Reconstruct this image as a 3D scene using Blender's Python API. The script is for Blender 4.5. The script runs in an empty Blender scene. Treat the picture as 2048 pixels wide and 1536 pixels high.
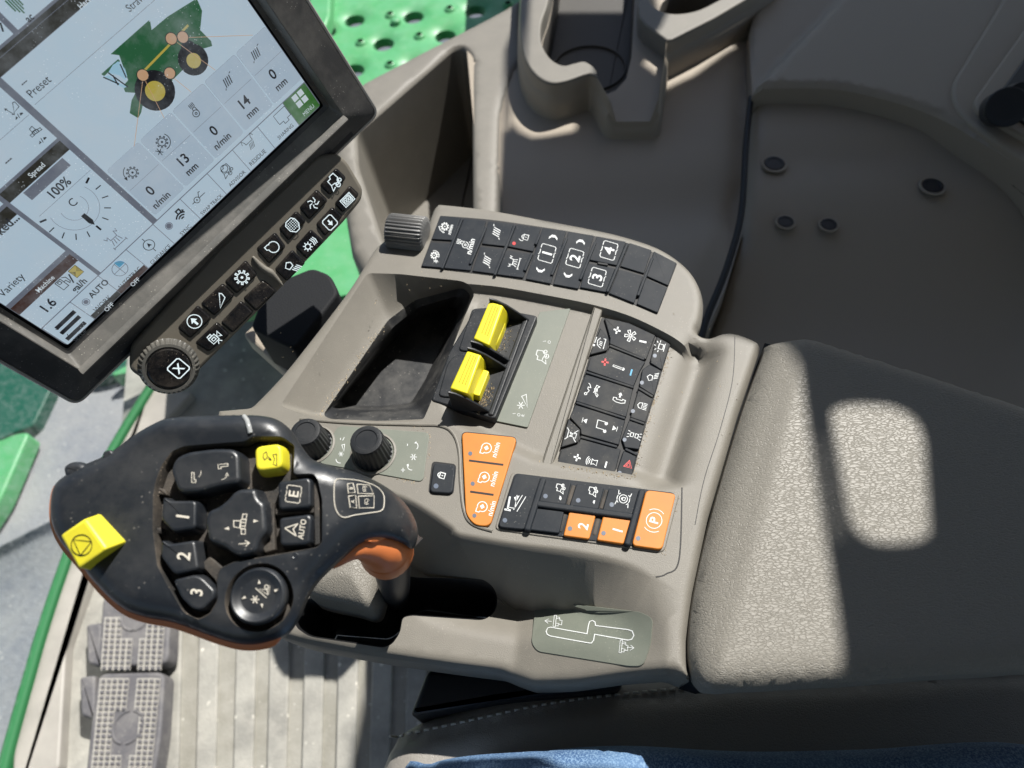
import bpy, math, random
import numpy as np
from mathutils import Vector, Matrix
from mathutils.geometry import delaunay_2d_cdt
random.seed(7); rng = np.random.default_rng(7)
scn = bpy.context.scene; COL = scn.collection
# ---------------------------------------------------------------- camera, sky, sun, exposure
F = 1479.; H = .42                       # focal length in photo pixels, height of the lens over the console
def nz(a): a = np.array(a, float); return a/np.linalg.norm(a)
_dn = nz((126, -932, -1479)); _Z = -_dn; _X = nz(np.array([1., 0, 0])-_Z[0]*_Z); _Y = np.cross(_Z, _X)
CM = np.array([_X, _Y, _Z]); CP = np.array([0, 0, H])
cam = bpy.data.objects.new('camera', bpy.data.cameras.new('camera')); COL.objects.link(cam)
cam.data.sensor_width = 36; cam.data.lens = 36*F/2048; cam.data.clip_start = .02; cam.data.clip_end = 100
mw = Matrix([[*CM[0], 0], [*CM[1], 0], [*CM[2], H], [0, 0, 0, 1]]); cam.matrix_world = mw
cam.data.dof.use_dof = True; cam.data.dof.focus_distance = .46; cam.data.dof.aperture_fstop = 8
scn.camera = cam
SUN = nz((.35, .485, .80))
world = bpy.data.worlds.new('World'); scn.world = world; world.use_nodes = True
wn = world.node_tree.nodes; sky = wn.new('ShaderNodeTexSky'); sky.sky_type = 'NISHITA'; sky.sun_disc = False
sky.sun_elevation = math.asin(SUN[2]); sky.sun_rotation = math.atan2(SUN[0], SUN[1])
bg = wn['Background']; bg.inputs[1].default_value = .062
world.node_tree.links.new(sky.outputs[0], bg.inputs[0])
sun = bpy.data.objects.new('sun', bpy.data.lights.new('sun', 'SUN')); COL.objects.link(sun)
sun.data.energy = 5.0; sun.data.angle = math.radians(.6); sun.data.color = (1, .97, .915)
sun.location = (1, 1.5, 3); sun.rotation_euler = Vector(SUN).to_track_quat('Z', 'Y').to_euler()
scn.view_settings.view_transform = 'Standard'; scn.view_settings.look = 'None'
scn.view_settings.exposure = .5; scn.view_settings.gamma = 1; scn.view_settings.use_curve_mapping = False
scn.render.engine = 'CYCLES'; scn.cycles.max_bounces = 6; scn.cycles.use_denoising = True

# ---------------------------------------------------------------- helpers
def ray(x, y): return CM @ np.array([x-1024., 768.-y, -F])
class Frame:
    def __init__(s, O, U, V):
        s.O = np.array(O, float); s.U = nz(U); V = np.array(V, float); s.V = nz(V-(V@s.U)*s.U); s.N = np.cross(s.U, s.V)
    def px(s, x, y, h=0):
        r = ray(x, y); t = ((s.O+s.N*h-CP)@s.N)/(r@s.N); p = CP+r*t-s.O
        return np.array([p@s.U, p@s.V])
    def P(s, pts, h=0): return np.array([s.px(p[0], p[1], h) for p in pts])
    def w(s, u, v, h=0): return s.O+u*s.U+v*s.V+h*s.N
G = Frame((0, 0, 0), (1, 0, 0), (0, 1, 0))
Gs = Frame((0, 0, -.10), (1, 0, 0), (0, 1, 0))       # level the side console is measured from
def WPs(x, y, z): return WP(x, y, z-.10)
def WP(x, y, z): q = G.px(x, y, z); return np.array([q[0], q[1], z])
def Z(ox, oy, s):                        # coordinates read off an enlarged crop -> photo coordinates
    def f(*pts): return [(ox+p[0]/s, oy+p[1]/s) for p in pts]
    return f
def ccw(P):
    P = np.asarray(P, float); a = np.sum(P[:, 0]*np.roll(P[:, 1], -1)-np.roll(P[:, 0], -1)*P[:, 1])
    return P if a > 0 else P[::-1].copy()
def spl(pts, n=6, closed=True):          # Catmull-Rom
    P = np.asarray(pts, float); N = len(P); out = []
    for i in range(N if closed else N-1):
        a, b, c, d = [P[(i+k) % N] if closed else P[min(max(i+k, 0), N-1)] for k in (-1, 0, 1, 2)]
        for j in range(n):
            t = j/n; out.append(.5*((2*b)+(-a+c)*t+(2*a-5*b+4*c-d)*t*t+(-a+3*b-3*c+d)*t**3))
    if not closed: out.append(P[-1])
    return np.array(out)
def rnd(P, r, n=5):                      # polygon with rounded corners
    P = np.asarray(P, float); N = len(P); out = []
    for i in range(N):
        a, b, c = P[i-1], P[i], P[(i+1) % N]; rr = r[i] if hasattr(r, '__len__') else r
        u = a-b; v = c-b; lu = np.linalg.norm(u); lv = np.linalg.norm(v); rr = min(rr, lu*.45, lv*.45)
        p0 = b+u/lu*rr; p1 = b+v/lv*rr
        for j in range(n+1):
            t = j/n; out.append((1-t)**2*p0+2*t*(1-t)*b+t*t*p1)
    return np.array(out)
def inset(P, d):
    A = np.roll(P, 1, 0); B = np.roll(P, -1, 0)
    e1 = P-A; e2 = B-P; e1 /= np.linalg.norm(e1, axis=1)[:, None]+1e-12; e2 /= np.linalg.norm(e2, axis=1)[:, None]+1e-12
    n1 = np.stack([-e1[:, 1], e1[:, 0]], 1); n2 = np.stack([-e2[:, 1], e2[:, 0]], 1)
    m = n1+n2; m /= np.linalg.norm(m, axis=1)[:, None]+1e-12
    k = np.clip(1/np.maximum(np.sum(m*n1, 1), .2), 1, 1.6)
    return P+m*(k*d)[:, None]
def inpoly(pt, P):
    x, y = pt[:, 0], pt[:, 1]; ins = np.zeros(len(pt), bool); N = len(P)
    for i in range(N):
        x1, y1 = P[i]; x2, y2 = P[(i+1) % N]
        c = (y1 > y) != (y2 > y)
        if not c.any(): continue
        ins ^= c & (x < (x2-x1)*(y-y1)/((y2-y1) if y2 != y1 else 1e-12)+x1)
    return ins
def dist(pt, P, closed=True):
    d = np.full(len(pt), 1e9); N = len(P)
    for i in range(N if closed else N-1):
        a = P[i]; b = P[(i+1) % N]; ab = b-a; L = ab@ab
        if L < 1e-16: continue
        t = np.clip(((pt-a)@ab)/L, 0, 1); d = np.minimum(d, np.linalg.norm(pt-a-t[:, None]*ab, axis=1))
    return d
def resample(P, st):
    P = np.vstack([P, P[:1]]); out = []
    for a, b in zip(P[:-1], P[1:]): n = max(1, int(np.linalg.norm(b-a)/st)); out += [a+(b-a)*k/n for k in range(n)]
    return np.array(out)
def sst(x, a, b): t = np.clip((x-a)/(b-a), 0, 1); return t*t*(3-2*t)

_txt = {}
def glyphs(s, bold):
    k = (s, bold)
    if k not in _txt:
        cu = bpy.data.curves.new('t', 'FONT'); cu.body = s; cu.size = 1; cu.resolution_u = 3; cu.offset = .018 if bold else 0
        cu.align_x = 'CENTER'
        ob = bpy.data.objects.new('t', cu); COL.objects.link(ob); dg = bpy.context.evaluated_depsgraph_get()
        me = bpy.data.meshes.new_from_object(ob.evaluated_get(dg))
        V = np.array([v.co[:2] for v in me.vertices]) if len(me.vertices) else np.zeros((0, 2)); Fc = [tuple(p.vertices) for p in me.polygons]
        bpy.data.objects.remove(ob); bpy.data.meshes.remove(me); bpy.data.curves.remove(cu)
        _txt[k] = (V/.7-np.array([0, .5]), Fc)
    return _txt[k]

ROOT = {}
def thing(name, label, cat, loc=(0, 0, 0), group=None, kind=None):
    o = bpy.data.objects.new(name, None); COL.objects.link(o); o.location = loc; o.empty_display_size = .05
    o['label'] = label; o['category'] = cat
    if group: o['group'] = group
    if kind: o['kind'] = kind
    ROOT[o] = np.array(loc, float); return o
class MB:
    def __init__(s, f=G): s.f = f; s.v = []; s.n = 0; s.fc = []; s.mi = []; s.sm = []
    def add(s, V3, faces, m=0, smooth=True):
        V3 = np.asarray(V3, float); s.v.append(V3)
        for t in faces: s.fc.append(tuple(int(i)+s.n for i in t)); s.mi.append(m); s.sm.append(smooth)
        s.n += len(V3)
    def loc(s, L):                        # local (u,v,w) -> world
        L = np.asarray(L, float); f = s.f
        return f.O+L[:, :1]*f.U+L[:, 1:2]*f.V+L[:, 2:3]*f.N
    def loops(s, LL, m=0, cap0=False, cap1=True, flip=False):  # LL list of (n,3) local loops
        n = len(LL[0]); V = s.loc(np.concatenate(LL)); fs = []
        for k in range(len(LL)-1):
            for i in range(n):
                j = (i+1) % n; q = (k*n+i, k*n+j, (k+1)*n+j, (k+1)*n+i); fs.append(q[::-1] if flip else q)
        b = s.n; s.add(V, fs, m)
        if cap1:
            c = [b+(len(LL)-1)*n+i for i in range(n)]; s.fc.append(tuple(c[::-1] if flip else c)); s.mi.append(m); s.sm.append(False)
        if cap0:
            c = [b+i for i in range(n)][::-1]; s.fc.append(tuple(c[::-1] if flip else c)); s.mi.append(m); s.sm.append(False)
        return s
    def slab(s, P, w0, w1, bev=.0006, m=0, nb=3, bottom=False, taper=0):  # P in local uv
        P = ccw(P); L = []
        def lp(Q, w): return np.column_stack([Q, np.full(len(Q), w)])
        L.append(lp(inset(P, -taper), w0)); L.append(lp(P, w1-bev))
        for k in range(1, nb+1):
            a = k/nb*math.pi/2; L.append(lp(inset(P, bev*(1-math.cos(a))), w1-bev+bev*math.sin(a)))
        return s.loops(L, m, cap0=bottom)
    def key(s, pts, w0, w1, bev=.0006, m=0, r=.0015, h=None, **k):        # pts in photo px at height w1
        return s.slab(rnd(ccw(s.f.P(pts, w1 if h is None else h)), r), w0, w1, bev, m, **k)
    def fill(s, P, w, m=0):
        P = ccw(P); V = s.loc(np.column_stack([P, np.full(len(P), w)])); s.add(V, [tuple(range(len(P)))], m, False); return s
    def stroke(s, P, wd, w, m=0, closed=False, taper=False):
        P = np.asarray(P, float)
        if closed: P = np.vstack([P, P[:1]])
        keep = [0]+[i for i in range(1, len(P)) if np.linalg.norm(P[i]-P[i-1]) > 1e-9]; P = P[keep]
        if len(P) < 2: return s
        d = np.diff(P, axis=0); d /= np.linalg.norm(d, axis=1)[:, None]; nr = np.stack([-d[:, 1], d[:, 0]], 1)
        N_ = np.vstack([nr[:1], nr[:-1]+nr[1:], nr[-1:]])
        if closed: N_[0] = N_[-1] = nr[0]+nr[-1]
        N_ /= np.linalg.norm(N_, axis=1)[:, None]+1e-12
        k = np.ones(len(P)); k[1:-1] = 1/np.maximum(np.abs(np.sum(N_[1:-1]*nr[:-1], 1)), .5)
        A = P+N_*(k*wd/2)[:, None]; B = P-N_*(k*wd/2)[:, None]; n = len(P)
        V = s.loc(np.column_stack([np.vstack([A, B]), np.full(2*n, w)]))
        s.add(V, [(i, n+i, n+i+1, i+1) for i in range(n-1)], m, False); return s
    # ink: shapes in pixel units about an anchor; ang turns them anticlockwise in the picture
    def T(s, x, y, ang=0, ortho=False, h=0):
        o = s.f.px(x, y, h); a = s.f.px(x+5, y, h)-o; b = s.f.px(x, y-5, h)-o; J = np.column_stack([a, b])/5
        if ortho: J = np.eye(2)*math.sqrt(abs(np.linalg.det(J)))
        c, q = math.cos(math.radians(ang)), math.sin(math.radians(ang)); R = np.array([[c, -q], [q, c]])
        return o, J@R, math.sqrt(abs(np.linalg.det(J)))
    def text(s, t, x, y, size, ang=0, w=.0, m=1, bold=False, ortho=False, sx=.92):
        V, fs = glyphs(t, bold); o, A, k = s.T(x, y, ang, ortho, w)
        if len(V) == 0: return s
        Q = (V*size*np.array([sx, 1]))@A.T+o
        s.add(s.loc(np.column_stack([Q, np.full(len(Q), w)])), fs, m, False); return s
    def icon(s, ops, x, y, size, ang=0, w=.0, m=1, lw=1.5, ortho=False):
        o, A, k = s.T(x, y, ang, ortho, w); f = lambda P: (np.asarray(P, float)*size)@A.T+o
        for op in ops:
            t = op[0]
            if t == 'l': s.stroke(f(op[1]), lw*k, w, m)
            elif t == 'L': s.stroke(f(op[1]), lw*k, w, m, closed=True)
            elif t == 'f': s.fill(f(op[1]), w, m)
            elif t == 'd': s.fill(f([(op[1]+op[3]*math.cos(a), op[2]+op[3]*math.sin(a)) for a in np.linspace(0, 2*math.pi, 15)[:-1]]), w, m)
            elif t == 'c': s.stroke(f([(op[1]+op[3]*math.cos(a), op[2]+op[3]*math.sin(a)) for a in np.linspace(0, 2*math.pi, 21)[:-1]]), lw*k, w, m, closed=True)
            elif t == 'a': s.stroke(f([(op[1]+op[3]*math.cos(a), op[2]+op[3]*math.sin(a)) for a in np.radians(np.linspace(op[4], op[5], 13))]), lw*k, w, m)
            elif t == 't':
                V, fs = glyphs(op[1], True); Q = f(V*op[4]+np.array([op[2], op[3]]))
                s.add(s.loc(np.column_stack([Q, np.full(len(Q), w)])), fs, m, False)
        return s
    def sheet(s, outer, zf, step, holes=(), guides=(), m=0, skirt=(), extra=None, avoid=()):
        """triangulated surface over a polygon with holes; zf(xy)->height; skirt: list of (offset outwards, dz)"""
        outer = ccw(outer); lines = [(outer, True)]+[(ccw(h), True) for h in holes]+[(np.asarray(g, float), False) for g in guides]
        vs = []; es = []
        for P, cl in lines:
            b = len(vs); vs += [tuple(p) for p in P]; n = len(P)
            es += [(b+i, b+(i+1) % n) for i in range(n if cl else n-1)]
        lo = outer.min(0); hi = outer.max(0); gx = np.arange(lo[0], hi[0], step); gy = np.arange(lo[1], hi[1], step*.866)
        X, Y = np.meshgrid(gx, gy); X = X+(np.arange(len(gy)) % 2)[:, None]*step/2; pt = np.column_stack([X.ravel(), Y.ravel()])
        if extra is not None: pt = np.vstack([pt, extra])
        ok = inpoly(pt, outer)
        for h in holes: ok &= ~inpoly(pt, ccw(h))
        for g, k, *c_ in avoid: ok &= (dist(pt, g, bool(c_)) > k)|(np.arange(len(pt)) >= len(X.ravel()))
        pt = pt[ok]; dd = np.full(len(pt), 1e9)
        for P, cl in lines: dd = np.minimum(dd, dist(pt, P, cl))
        pt = pt[dd > step*.35]; vs += [tuple(p) for p in pt]
        V, E_, Fc, *_ = delaunay_2d_cdt([Vector(v) for v in vs], es, [], 0, 1e-7)
        V = np.array([v[:] for v in V]); Fc = np.array(Fc); cen = V[Fc].mean(1); ok = inpoly(cen, outer)
        for h in holes: ok &= ~inpoly(cen, ccw(h))
        Fc = Fc[ok]; a = V[Fc]; ar = (a[:, 1, 0]-a[:, 0, 0])*(a[:, 2, 1]-a[:, 0, 1])-(a[:, 2, 0]-a[:, 0, 0])*(a[:, 1, 1]-a[:, 0, 1])
        Fc[ar < 0] = Fc[ar < 0][:, ::-1]
        s.add(s.loc(np.column_stack([V, zf(V)])), Fc, m)
        if skirt:
            L = [np.column_stack([outer, zf(outer)])]
            for off, dz in skirt: L.append(np.column_stack([inset(outer, -off), zf(outer)+dz]))
            s.loops(L[::-1], m, cap1=False)
        return s
    def well(s, P, zf, depth, m=0, m2=None, taper=0, floor=True, rim=.0008):   # walls (and floor) under a hole
        P = ccw(P); z = zf(P); L = [np.column_stack([P, z])]
        if rim: L.append(np.column_stack([inset(P, rim*.7), z-rim]))
        L.append(np.column_stack([inset(P, taper+rim), z-depth]))
        s.loops(L, m, cap1=False)
        if floor: s.fill(L[-1][:, :2], float(np.mean(z))-depth, m if m2 is None else m2)
        return s
    def tube(s, path, rad, seg=16, m=0, cap=True, prof=None):   # path in world coordinates
        P = np.asarray(path, float); n = len(P); rad = np.broadcast_to(np.asarray(rad, float), (n,)); t = np.gradient(P, axis=0); L = []
        ref = np.array([0, 0, 1.]) if abs(nz(P[-1]-P[0])[2]) < .9 else np.array([1., 0, 0])
        for i in range(n):
            d = nz(t[i]); a = nz(np.cross(d, ref)); b = np.cross(d, a)
            an = np.linspace(0, 2*math.pi, seg, endpoint=False); rr = rad[i]*(prof(an, i) if prof else 1)
            L.append(P[i]+np.outer(np.cos(an)*rr, a)+np.outer(np.sin(an)*rr, b))
        b0 = s.n; V = np.concatenate(L); fs = [(k*seg+i, (k+1)*seg+i, (k+1)*seg+(i+1) % seg, k*seg+(i+1) % seg) for k in range(n-1) for i in range(seg)]
        s.add(V, fs, m)
        if cap:
            s.fc.append(tuple(b0+i for i in range(seg))); s.mi.append(m); s.sm.append(False)
            s.fc.append(tuple(b0+(n-1)*seg+i for i in range(seg))[::-1]); s.mi.append(m); s.sm.append(False)
        return s
    def build(s, name, mats, parent=None, angle=35, bevel=0):
        me = bpy.data.meshes.new(name); V = np.concatenate(s.v)
        r = parent; 
        while r is not None and r not in ROOT: r = r.parent
        off = ROOT[r] if r is not None else np.zeros(3)
        me.from_pydata([tuple(x) for x in (V-off)], [], s.fc)
        for m in (mats if isinstance(mats, (list, tuple)) else [mats]): me.materials.append(m)
        me.polygons.foreach_set('material_index', s.mi); me.polygons.foreach_set('use_smooth', s.sm); me.update()
        me.set_sharp_from_angle(angle=math.radians(angle)); me.polygons.foreach_set('use_smooth', s.sm); me.update()
        o = bpy.data.objects.new(name, me); COL.objects.link(o)
        if parent: o.parent = parent
        if bevel:
            b = o.modifiers.new('bevel', 'BEVEL'); b.width = bevel; b.segments = 3; b.limit_method = 'ANGLE'; b.angle_limit = math.radians(25)
        return o
def top(o, label, cat, group=None, kind=None):
    o['label'] = label
    if cat: o['category'] = cat
    if group: o['group'] = group
    if kind: o['kind'] = kind
    return o

# ---------------------------------------------------------------- materials
def mat(name, col, rough=.5, bump=None, dust=None, mottle=None, emit=0, spec=.5, metal=0, alpha=None, leather=None, sheen=0):
    m = bpy.data.materials.new(name); m.use_nodes = True; nt = m.node_tree; N = nt.nodes; K = nt.links.new; b = N['Principled BSDF']
    c = (*col, 1); b.inputs['Roughness'].default_value = rough; b.inputs['Metallic'].default_value = metal
    b.inputs['Specular IOR Level'].default_value = spec; b.inputs['Base Color'].default_value = c
    tc = N.new('ShaderNodeNewGeometry').outputs['Position']; src = None
    def noise(sc, det=3, ro=.55, vec=None):
        n = N.new('ShaderNodeTexNoise'); n.inputs['Scale'].default_value = sc; n.inputs['Detail'].default_value = det; n.inputs['Roughness'].default_value = ro
        K(vec or tc, n.inputs['Vector']); return n.outputs['Fac']
    def ramp(f, a, z):
        r = N.new('ShaderNodeMapRange'); r.inputs['From Min'].default_value = a; r.inputs['From Max'].default_value = z; K(f, r.inputs['Value']); return r.outputs['Result']
    def mul(a, v):
        n = N.new('ShaderNodeMath'); n.operation = 'MULTIPLY'; K(a, n.inputs[0])
        if isinstance(v, (int, float)): n.inputs[1].default_value = v
        else: K(v, n.inputs[1])
        return n.outputs[0]
    def mix(f, a, z):
        n = N.new('ShaderNodeMix'); n.data_type = 'RGBA'; K(f, n.inputs[0])
        for i, q in ((6, a), (7, z)):
            if isinstance(q, tuple): n.inputs[i].default_value = q
            else: K(q, n.inputs[i])
        return n.outputs[2]
    cur = c
    if mottle: cur = mix(ramp(noise(mottle[0], 4), .35, .65), cur, (*mottle[1], 1))
    if dust:                               # (amount, dust colour, speck size scale)
        am, dc, sc = dust
        film = mul(ramp(noise(35, 5, .7), .42, .75), am)
        cur = mix(film, cur, (*dc, 1))
        v = N.new('ShaderNodeTexVoronoi'); v.inputs['Scale'].default_value = sc; K(tc, v.inputs['Vector'])
        sp = mul(ramp(v.outputs['Distance'], .20, .12), ramp(noise(60, 2), .5, .62))
        cur = mix(mul(sp, min(1, am*2.2)), cur, (*[min(1, x*1.35) for x in dc], 1))
        K(ramp(film, 0, 1), N.new('ShaderNodeMath').inputs[0])
        rr = N.new('ShaderNodeMapRange'); rr.inputs['To Min'].default_value = rough; rr.inputs['To Max'].default_value = .85; K(film, rr.inputs['Value']); K(rr.outputs[0], b.inputs['Roughness'])
    if not isinstance(cur, tuple): K(cur, b.inputs['Base Color'])
    if emit:
        b.inputs['Emission Strength'].default_value = emit
        if isinstance(cur, tuple): b.inputs['Emission Color'].default_value = c
        else: K(cur, b.inputs['Emission Color'])
    h = None
    if bump:                               # (scale, strength, distance)
        h = noise(bump[0], 2, .6); st, ds = bump[1], bump[2]
    if leather:
        mp = N.new('ShaderNodeMapping'); mp.inputs['Scale'].default_value = leather[3]; mp.inputs['Rotation'].default_value = (0, 0, leather[4]); K(tc, mp.inputs['Vector'])
        nn = N.new('ShaderNodeTexNoise'); nn.inputs['Scale'].default_value = leather[0]*.35; nn.inputs['Detail'].default_value = 3; K(mp.outputs[0], nn.inputs['Vector'])
        vm = N.new('ShaderNodeVectorMath'); vm.operation = 'MULTIPLY_ADD'; K(nn.outputs['Color'], vm.inputs[0]); vm.inputs[1].default_value = (3.2/leather[0],)*3; K(mp.outputs[0], vm.inputs[2])
        v = N.new('ShaderNodeTexVoronoi'); v.feature = 'DISTANCE_TO_EDGE'; v.inputs['Scale'].default_value = leather[0]; K(vm.outputs[0], v.inputs['Vector'])
        a = ramp(v.outputs['Distance'], 0, .13); ad = N.new('ShaderNodeMath'); K(a, ad.inputs[0]); K(mul(noise(leather[0]*2.2, 2), .35), ad.inputs[1]); h = ad.outputs[0]
        st, ds = leather[1], leather[2]
    if h is not None:
        bp = N.new('ShaderNodeBump'); bp.inputs['Strength'].default_value = st; bp.inputs['Distance'].default_value = ds; K(h, bp.inputs['Height']); K(bp.outputs[0], b.inputs['Normal'])
    if alpha is not None: b.inputs['Alpha'].default_value = alpha
    return m
TAN = (.5, .42, .31); LD = (.45, .42, .37)
M_taupe = mat('taupe_plastic', (.180, .167, .143), .52, bump=(1600, .30, .0006), dust=(.10, (.40, .37, .31), 500))
M_taupe2 = mat('taupe_panel', (.33, .282, .222), .55, bump=(1300, .25, .0006))
M_leather = mat('grained_vinyl', (.228, .213, .184), .48, spec=.45, leather=(640, .46, .0006, (.46, 1.2, 1), .10))
M_boot = mat('boot_vinyl', (.20, .186, .16), .5, leather=(520, .35, .0008, (1, 1, 1), 0))
M_seat = mat('seat_leather', (.27, .25, .225), .5, leather=(500, .3, .0006, (1, 1, 1), 0))
M_blk = mat('black_plastic', (.012, .014, .017), .42, spec=.3, bump=(1500, .18, .0004), dust=(.12, (.22, .21, .2), 420))
M_joy = mat('soft_black_shell', (.013, .016, .021), .36, spec=.6, bump=(2200, .12, .0003), dust=(.08, (.35, .33, .3), 330))
M_pit = mat('dusty_black', (.018, .017, .016), .7, bump=(1200, .3, .0006), dust=(.42, (.26, .21, .16), 600))
M_key = mat('keypad_rubber', (.017, .021, .027), .55, bump=(1400, .12, .0003), dust=(.05, (.4, .38, .34), 420), spec=.18)
M_keyd = mat('keypad_gap', (.004, .004, .005), .6)
M_keyb = mat('gloss_key', (.006, .006, .007), .22, dust=(.22, (.23, .19, .15), 500))
M_keydust = mat('keypad_dusty', (.017, .020, .025), .55, spec=.2, bump=(1400, .12, .0003), dust=(.13, (.40, .37, .3), 520))
M_ink = mat('white_print', (.66, .68, .68), .5)
M_inkg = mat('pale_print', (.33, .36, .36), .5)
M_inkc = mat('cream_print', (.60, .56, .48), .5)
M_black = mat('black_print', (.01, .011, .012), .5)
M_red = mat('red_print', (.62, .04, .04), .5); M_blue = mat('blue_print', (.06, .33, .55), .5)
M_led = mat('led_lens', (.12, .145, .19), .35)
M_or = mat('orange_key', (.60, .205, .02), .55, bump=(900, .06, .0003), mottle=(60, (.55, .18, .02)))
M_oran = mat('orange_grip', (.68, .20, .06), .38, bump=(1800, .1, .0004), dust=(.06, (.5, .4, .3), 400))
M_yel = mat('yellow_key', (.78, .70, .035), .42, bump=(900, .05, .0003), mottle=(90, (.72, .63, .04)))
M_yel2 = mat('yellow_wheel', (.76, .66, .02), .4, mottle=(120, (.68, .58, .02)))
M_plate = mat('legend_plate', (.155, .17, .14), .5, bump=(1500, .2, .0004), dust=(.10, (.4, .38, .32), 520))
M_bez = mat('bezel_plastic', (.045, .044, .044), .40, bump=(1700, .25, .0005), dust=(.24, (.34, .32, .29), 480))
M_bezl = mat('bezel_satin', (.125, .122, .114), .42, bump=(1500, .3, .0005), dust=(.35, (.40, .37, .33), 450))
M_trim = mat('silver_trim', (.35, .34, .32), .35, metal=.4, bump=(1200, .2, .0005))
M_seal = mat('green_seal_rubber', (.022, .145, .05), .6, spec=.3)
M_inkb = mat('backlit_print', (.62, .72, .76), .4, emit=.35)
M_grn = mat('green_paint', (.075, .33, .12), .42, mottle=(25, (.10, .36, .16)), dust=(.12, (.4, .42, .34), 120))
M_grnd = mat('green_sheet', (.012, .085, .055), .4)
M_matb = mat('floor_rubber_base', (.29, .28, .245), .75, mottle=(18, (.235, .225, .19)), bump=(260, .3, .002), dust=(.4, (.42, .40, .36), 90))
M_mat = mat('floor_rubber', (.34, .33, .295), .75, mottle=(14, (.22, .215, .195)), bump=(260, .35, .002), dust=(.45, (.50, .475, .42), 60))
M_ped = mat('pedal_rubber', (.10, .097, .105), .6, bump=(700, .25, .001), dust=(.35, (.36, .34, .31), 260))
M_out = mat('outer_rubber', (.20, .21, .24), .7, mottle=(9, (.28, .28, .29)), bump=(160, .3, .003), dust=(.3, (.38, .37, .36), 70))
M_trimg = mat('sill_plastic', (.34, .32, .29), .5, bump=(500, .2, .001), mottle=(20, (.28, .265, .24)))
M_brk = mat('bracket_black', (.014, .015, .017), .7, spec=.2, bump=(600, .2, .001))
M_sock = mat('socket_black', (.012, .014, .018), .45)
M_roofblk = mat('roof_blocker_liner', (.38, .335, .27), .9)
M_denim = None

# ================================================================ console
con = thing('control_console', 'taupe armrest control console full of black and orange keypads beside the seat', 'control console', (0, .22, -.05))
DK = -.040
rim = Z(900, 850, 4.096)((0, 810), (60, 870), (150, 895), (500, 955), (1000, 1018), (1350, 1085), (1550, 1150), (1700, 1228))
rimline = G.P(spl([(560, 905), (650, 940), (760, 975), (830, 1003)]+rim, 12, False), 0)
dep = np.vstack([rimline, G.P([(1322, 1185), (1330, 1250), (1332, 1300), (1330, 1420), (300, 1480), (300, 1000), (480, 900)], -.01)])
# inner shelf carrying the levers and the centre keypad
bb = G.P(spl([(930, 567), (1000, 574), (1080, 588), (1180, 608), (1260, 632), (1330, 665), (1372, 690)], 14, False), 0)
inn = np.vstack([bb, G.P([(1455, 690), (1405, 830), (1362, 975)], 0), G.P([(1230, 955), (1060, 925), (900, 850), (880, 800)], 0)])
def con_z(V):
    z = np.zeros(len(V))
    i = inpoly(V, inn); d = dist(V, inn); db = dist(V, bb, False)
    z -= np.where(i, .006*np.minimum(sst(d, 0, .011), 1)+0, 0)
    z = np.where(i & (db < .011), -.006*sst(db, 0, .0035), z)
    # concave channel to the right of the centre keypad
    ch = np.array([G.px(1405, 700), G.px(1322, 965)]); dc = dist(V, ch, False); z -= .006*np.exp(-(dc/.011)**2)*sst(V[:, 1], G.px(1330, 975)[1]-.002, G.px(1330, 975)[1]+.006)
    i = inpoly(V, dep); d = dist(V, rimline, False); d2 = dist(V, G.P([(1315, 1150), (1322, 1185), (1330, 1250), (1332, 1300), (1330, 1420)], -.01), False)
    ra = np.clip(d2/.085, 0, 1); rb = np.clip(d2/.045, 0, 1); rb = rb*rb*(3-2*rb)
    z = np.where(i, sst(d, 0, .022)*(DK*ra-.015*rb*(1-sst(d, .020, .050))), z)
    # edge rounding
    do = dist(V, OUT); r = .006; e = np.clip(r-do, 0, r); z -= r-np.sqrt(np.maximum(r*r-e*e, 0))
    return z
out_top = [(500, 810), (560, 748), (640, 648), (700, 568), (742, 500), (760, 482), (776, 476), (845, 480), (851, 455), (862, 420), (872, 407), (884, 404), (980, 415), (1100, 437), (1180, 452), (1250, 468), (1320, 492), (1370, 525), (1398, 560), (1409, 600), (1404, 640), (1397, 660), (1420, 668), (1445, 661), (1475, 662), (1519, 680), (1522, 694)]
OUT = np.vstack([G.P(spl(out_top, 3, False), 0), G.P([(1477, 828), (1418, 1031), (1386, 1184), (1375, 1278), (1377, 1330), (1383, 1358)], 0),
                 G.P(spl([(1340, 1352), (1250, 1352), (1150, 1357), (1060, 1352)], 4, False), -.012), G.P(spl([(1000, 1343), (860, 1325), (700, 1300), (560, 1270), (470, 1225)], 4, False), DK), G.P([(430, 1100), (440, 940), (460, 850)], DK*.6)])
OUT = resample(rnd(ccw(OUT), .002, 2), .0028)
zb = Z(640, 520, 4.096)
bin_top = rnd(ccw(G.P([(735, 546), (800, 548), (925, 562), (948, 575), (925, 640), (868, 790), (846, 842), (760, 845), (648, 842), (560, 812)], 0)), .004)
def hit(x, y, f=None):
    a, c = .02, -.2
    for _ in range(24):
        z = (a+c)/2
        if z > float((f or con_z)(np.array([G.px(x, y, z)]))[0]): a = z
        else: c = z
    return WP(x, y, a)
slot = rnd(ccw(np.array([hit(*p)[:2] for p in Z(440, 1060, 3.491)((560, 505), (600, 480), (1010, 510), (1060, 470), (1130, 350), (1310, 318), (1850, 345), (1930, 420), (1930, 560), (1850, 632), (1330, 598), (1275, 612), (1258, 720), (1200, 800), (1140, 822), (620, 745), (530, 680), (512, 600))])), .006)
guides = [rimline]+[inset(rimline, k)[3:-3] for k in (.004, .008, .013, .019)]+[inset(bb, -k)[1:-1] for k in (.0012, .0024, .0036)]+[bb[1:-1]]
b = MB(); rings = np.vstack([inset(OUT, k) for k in (.0008, .002, .0036, .006)])
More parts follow.
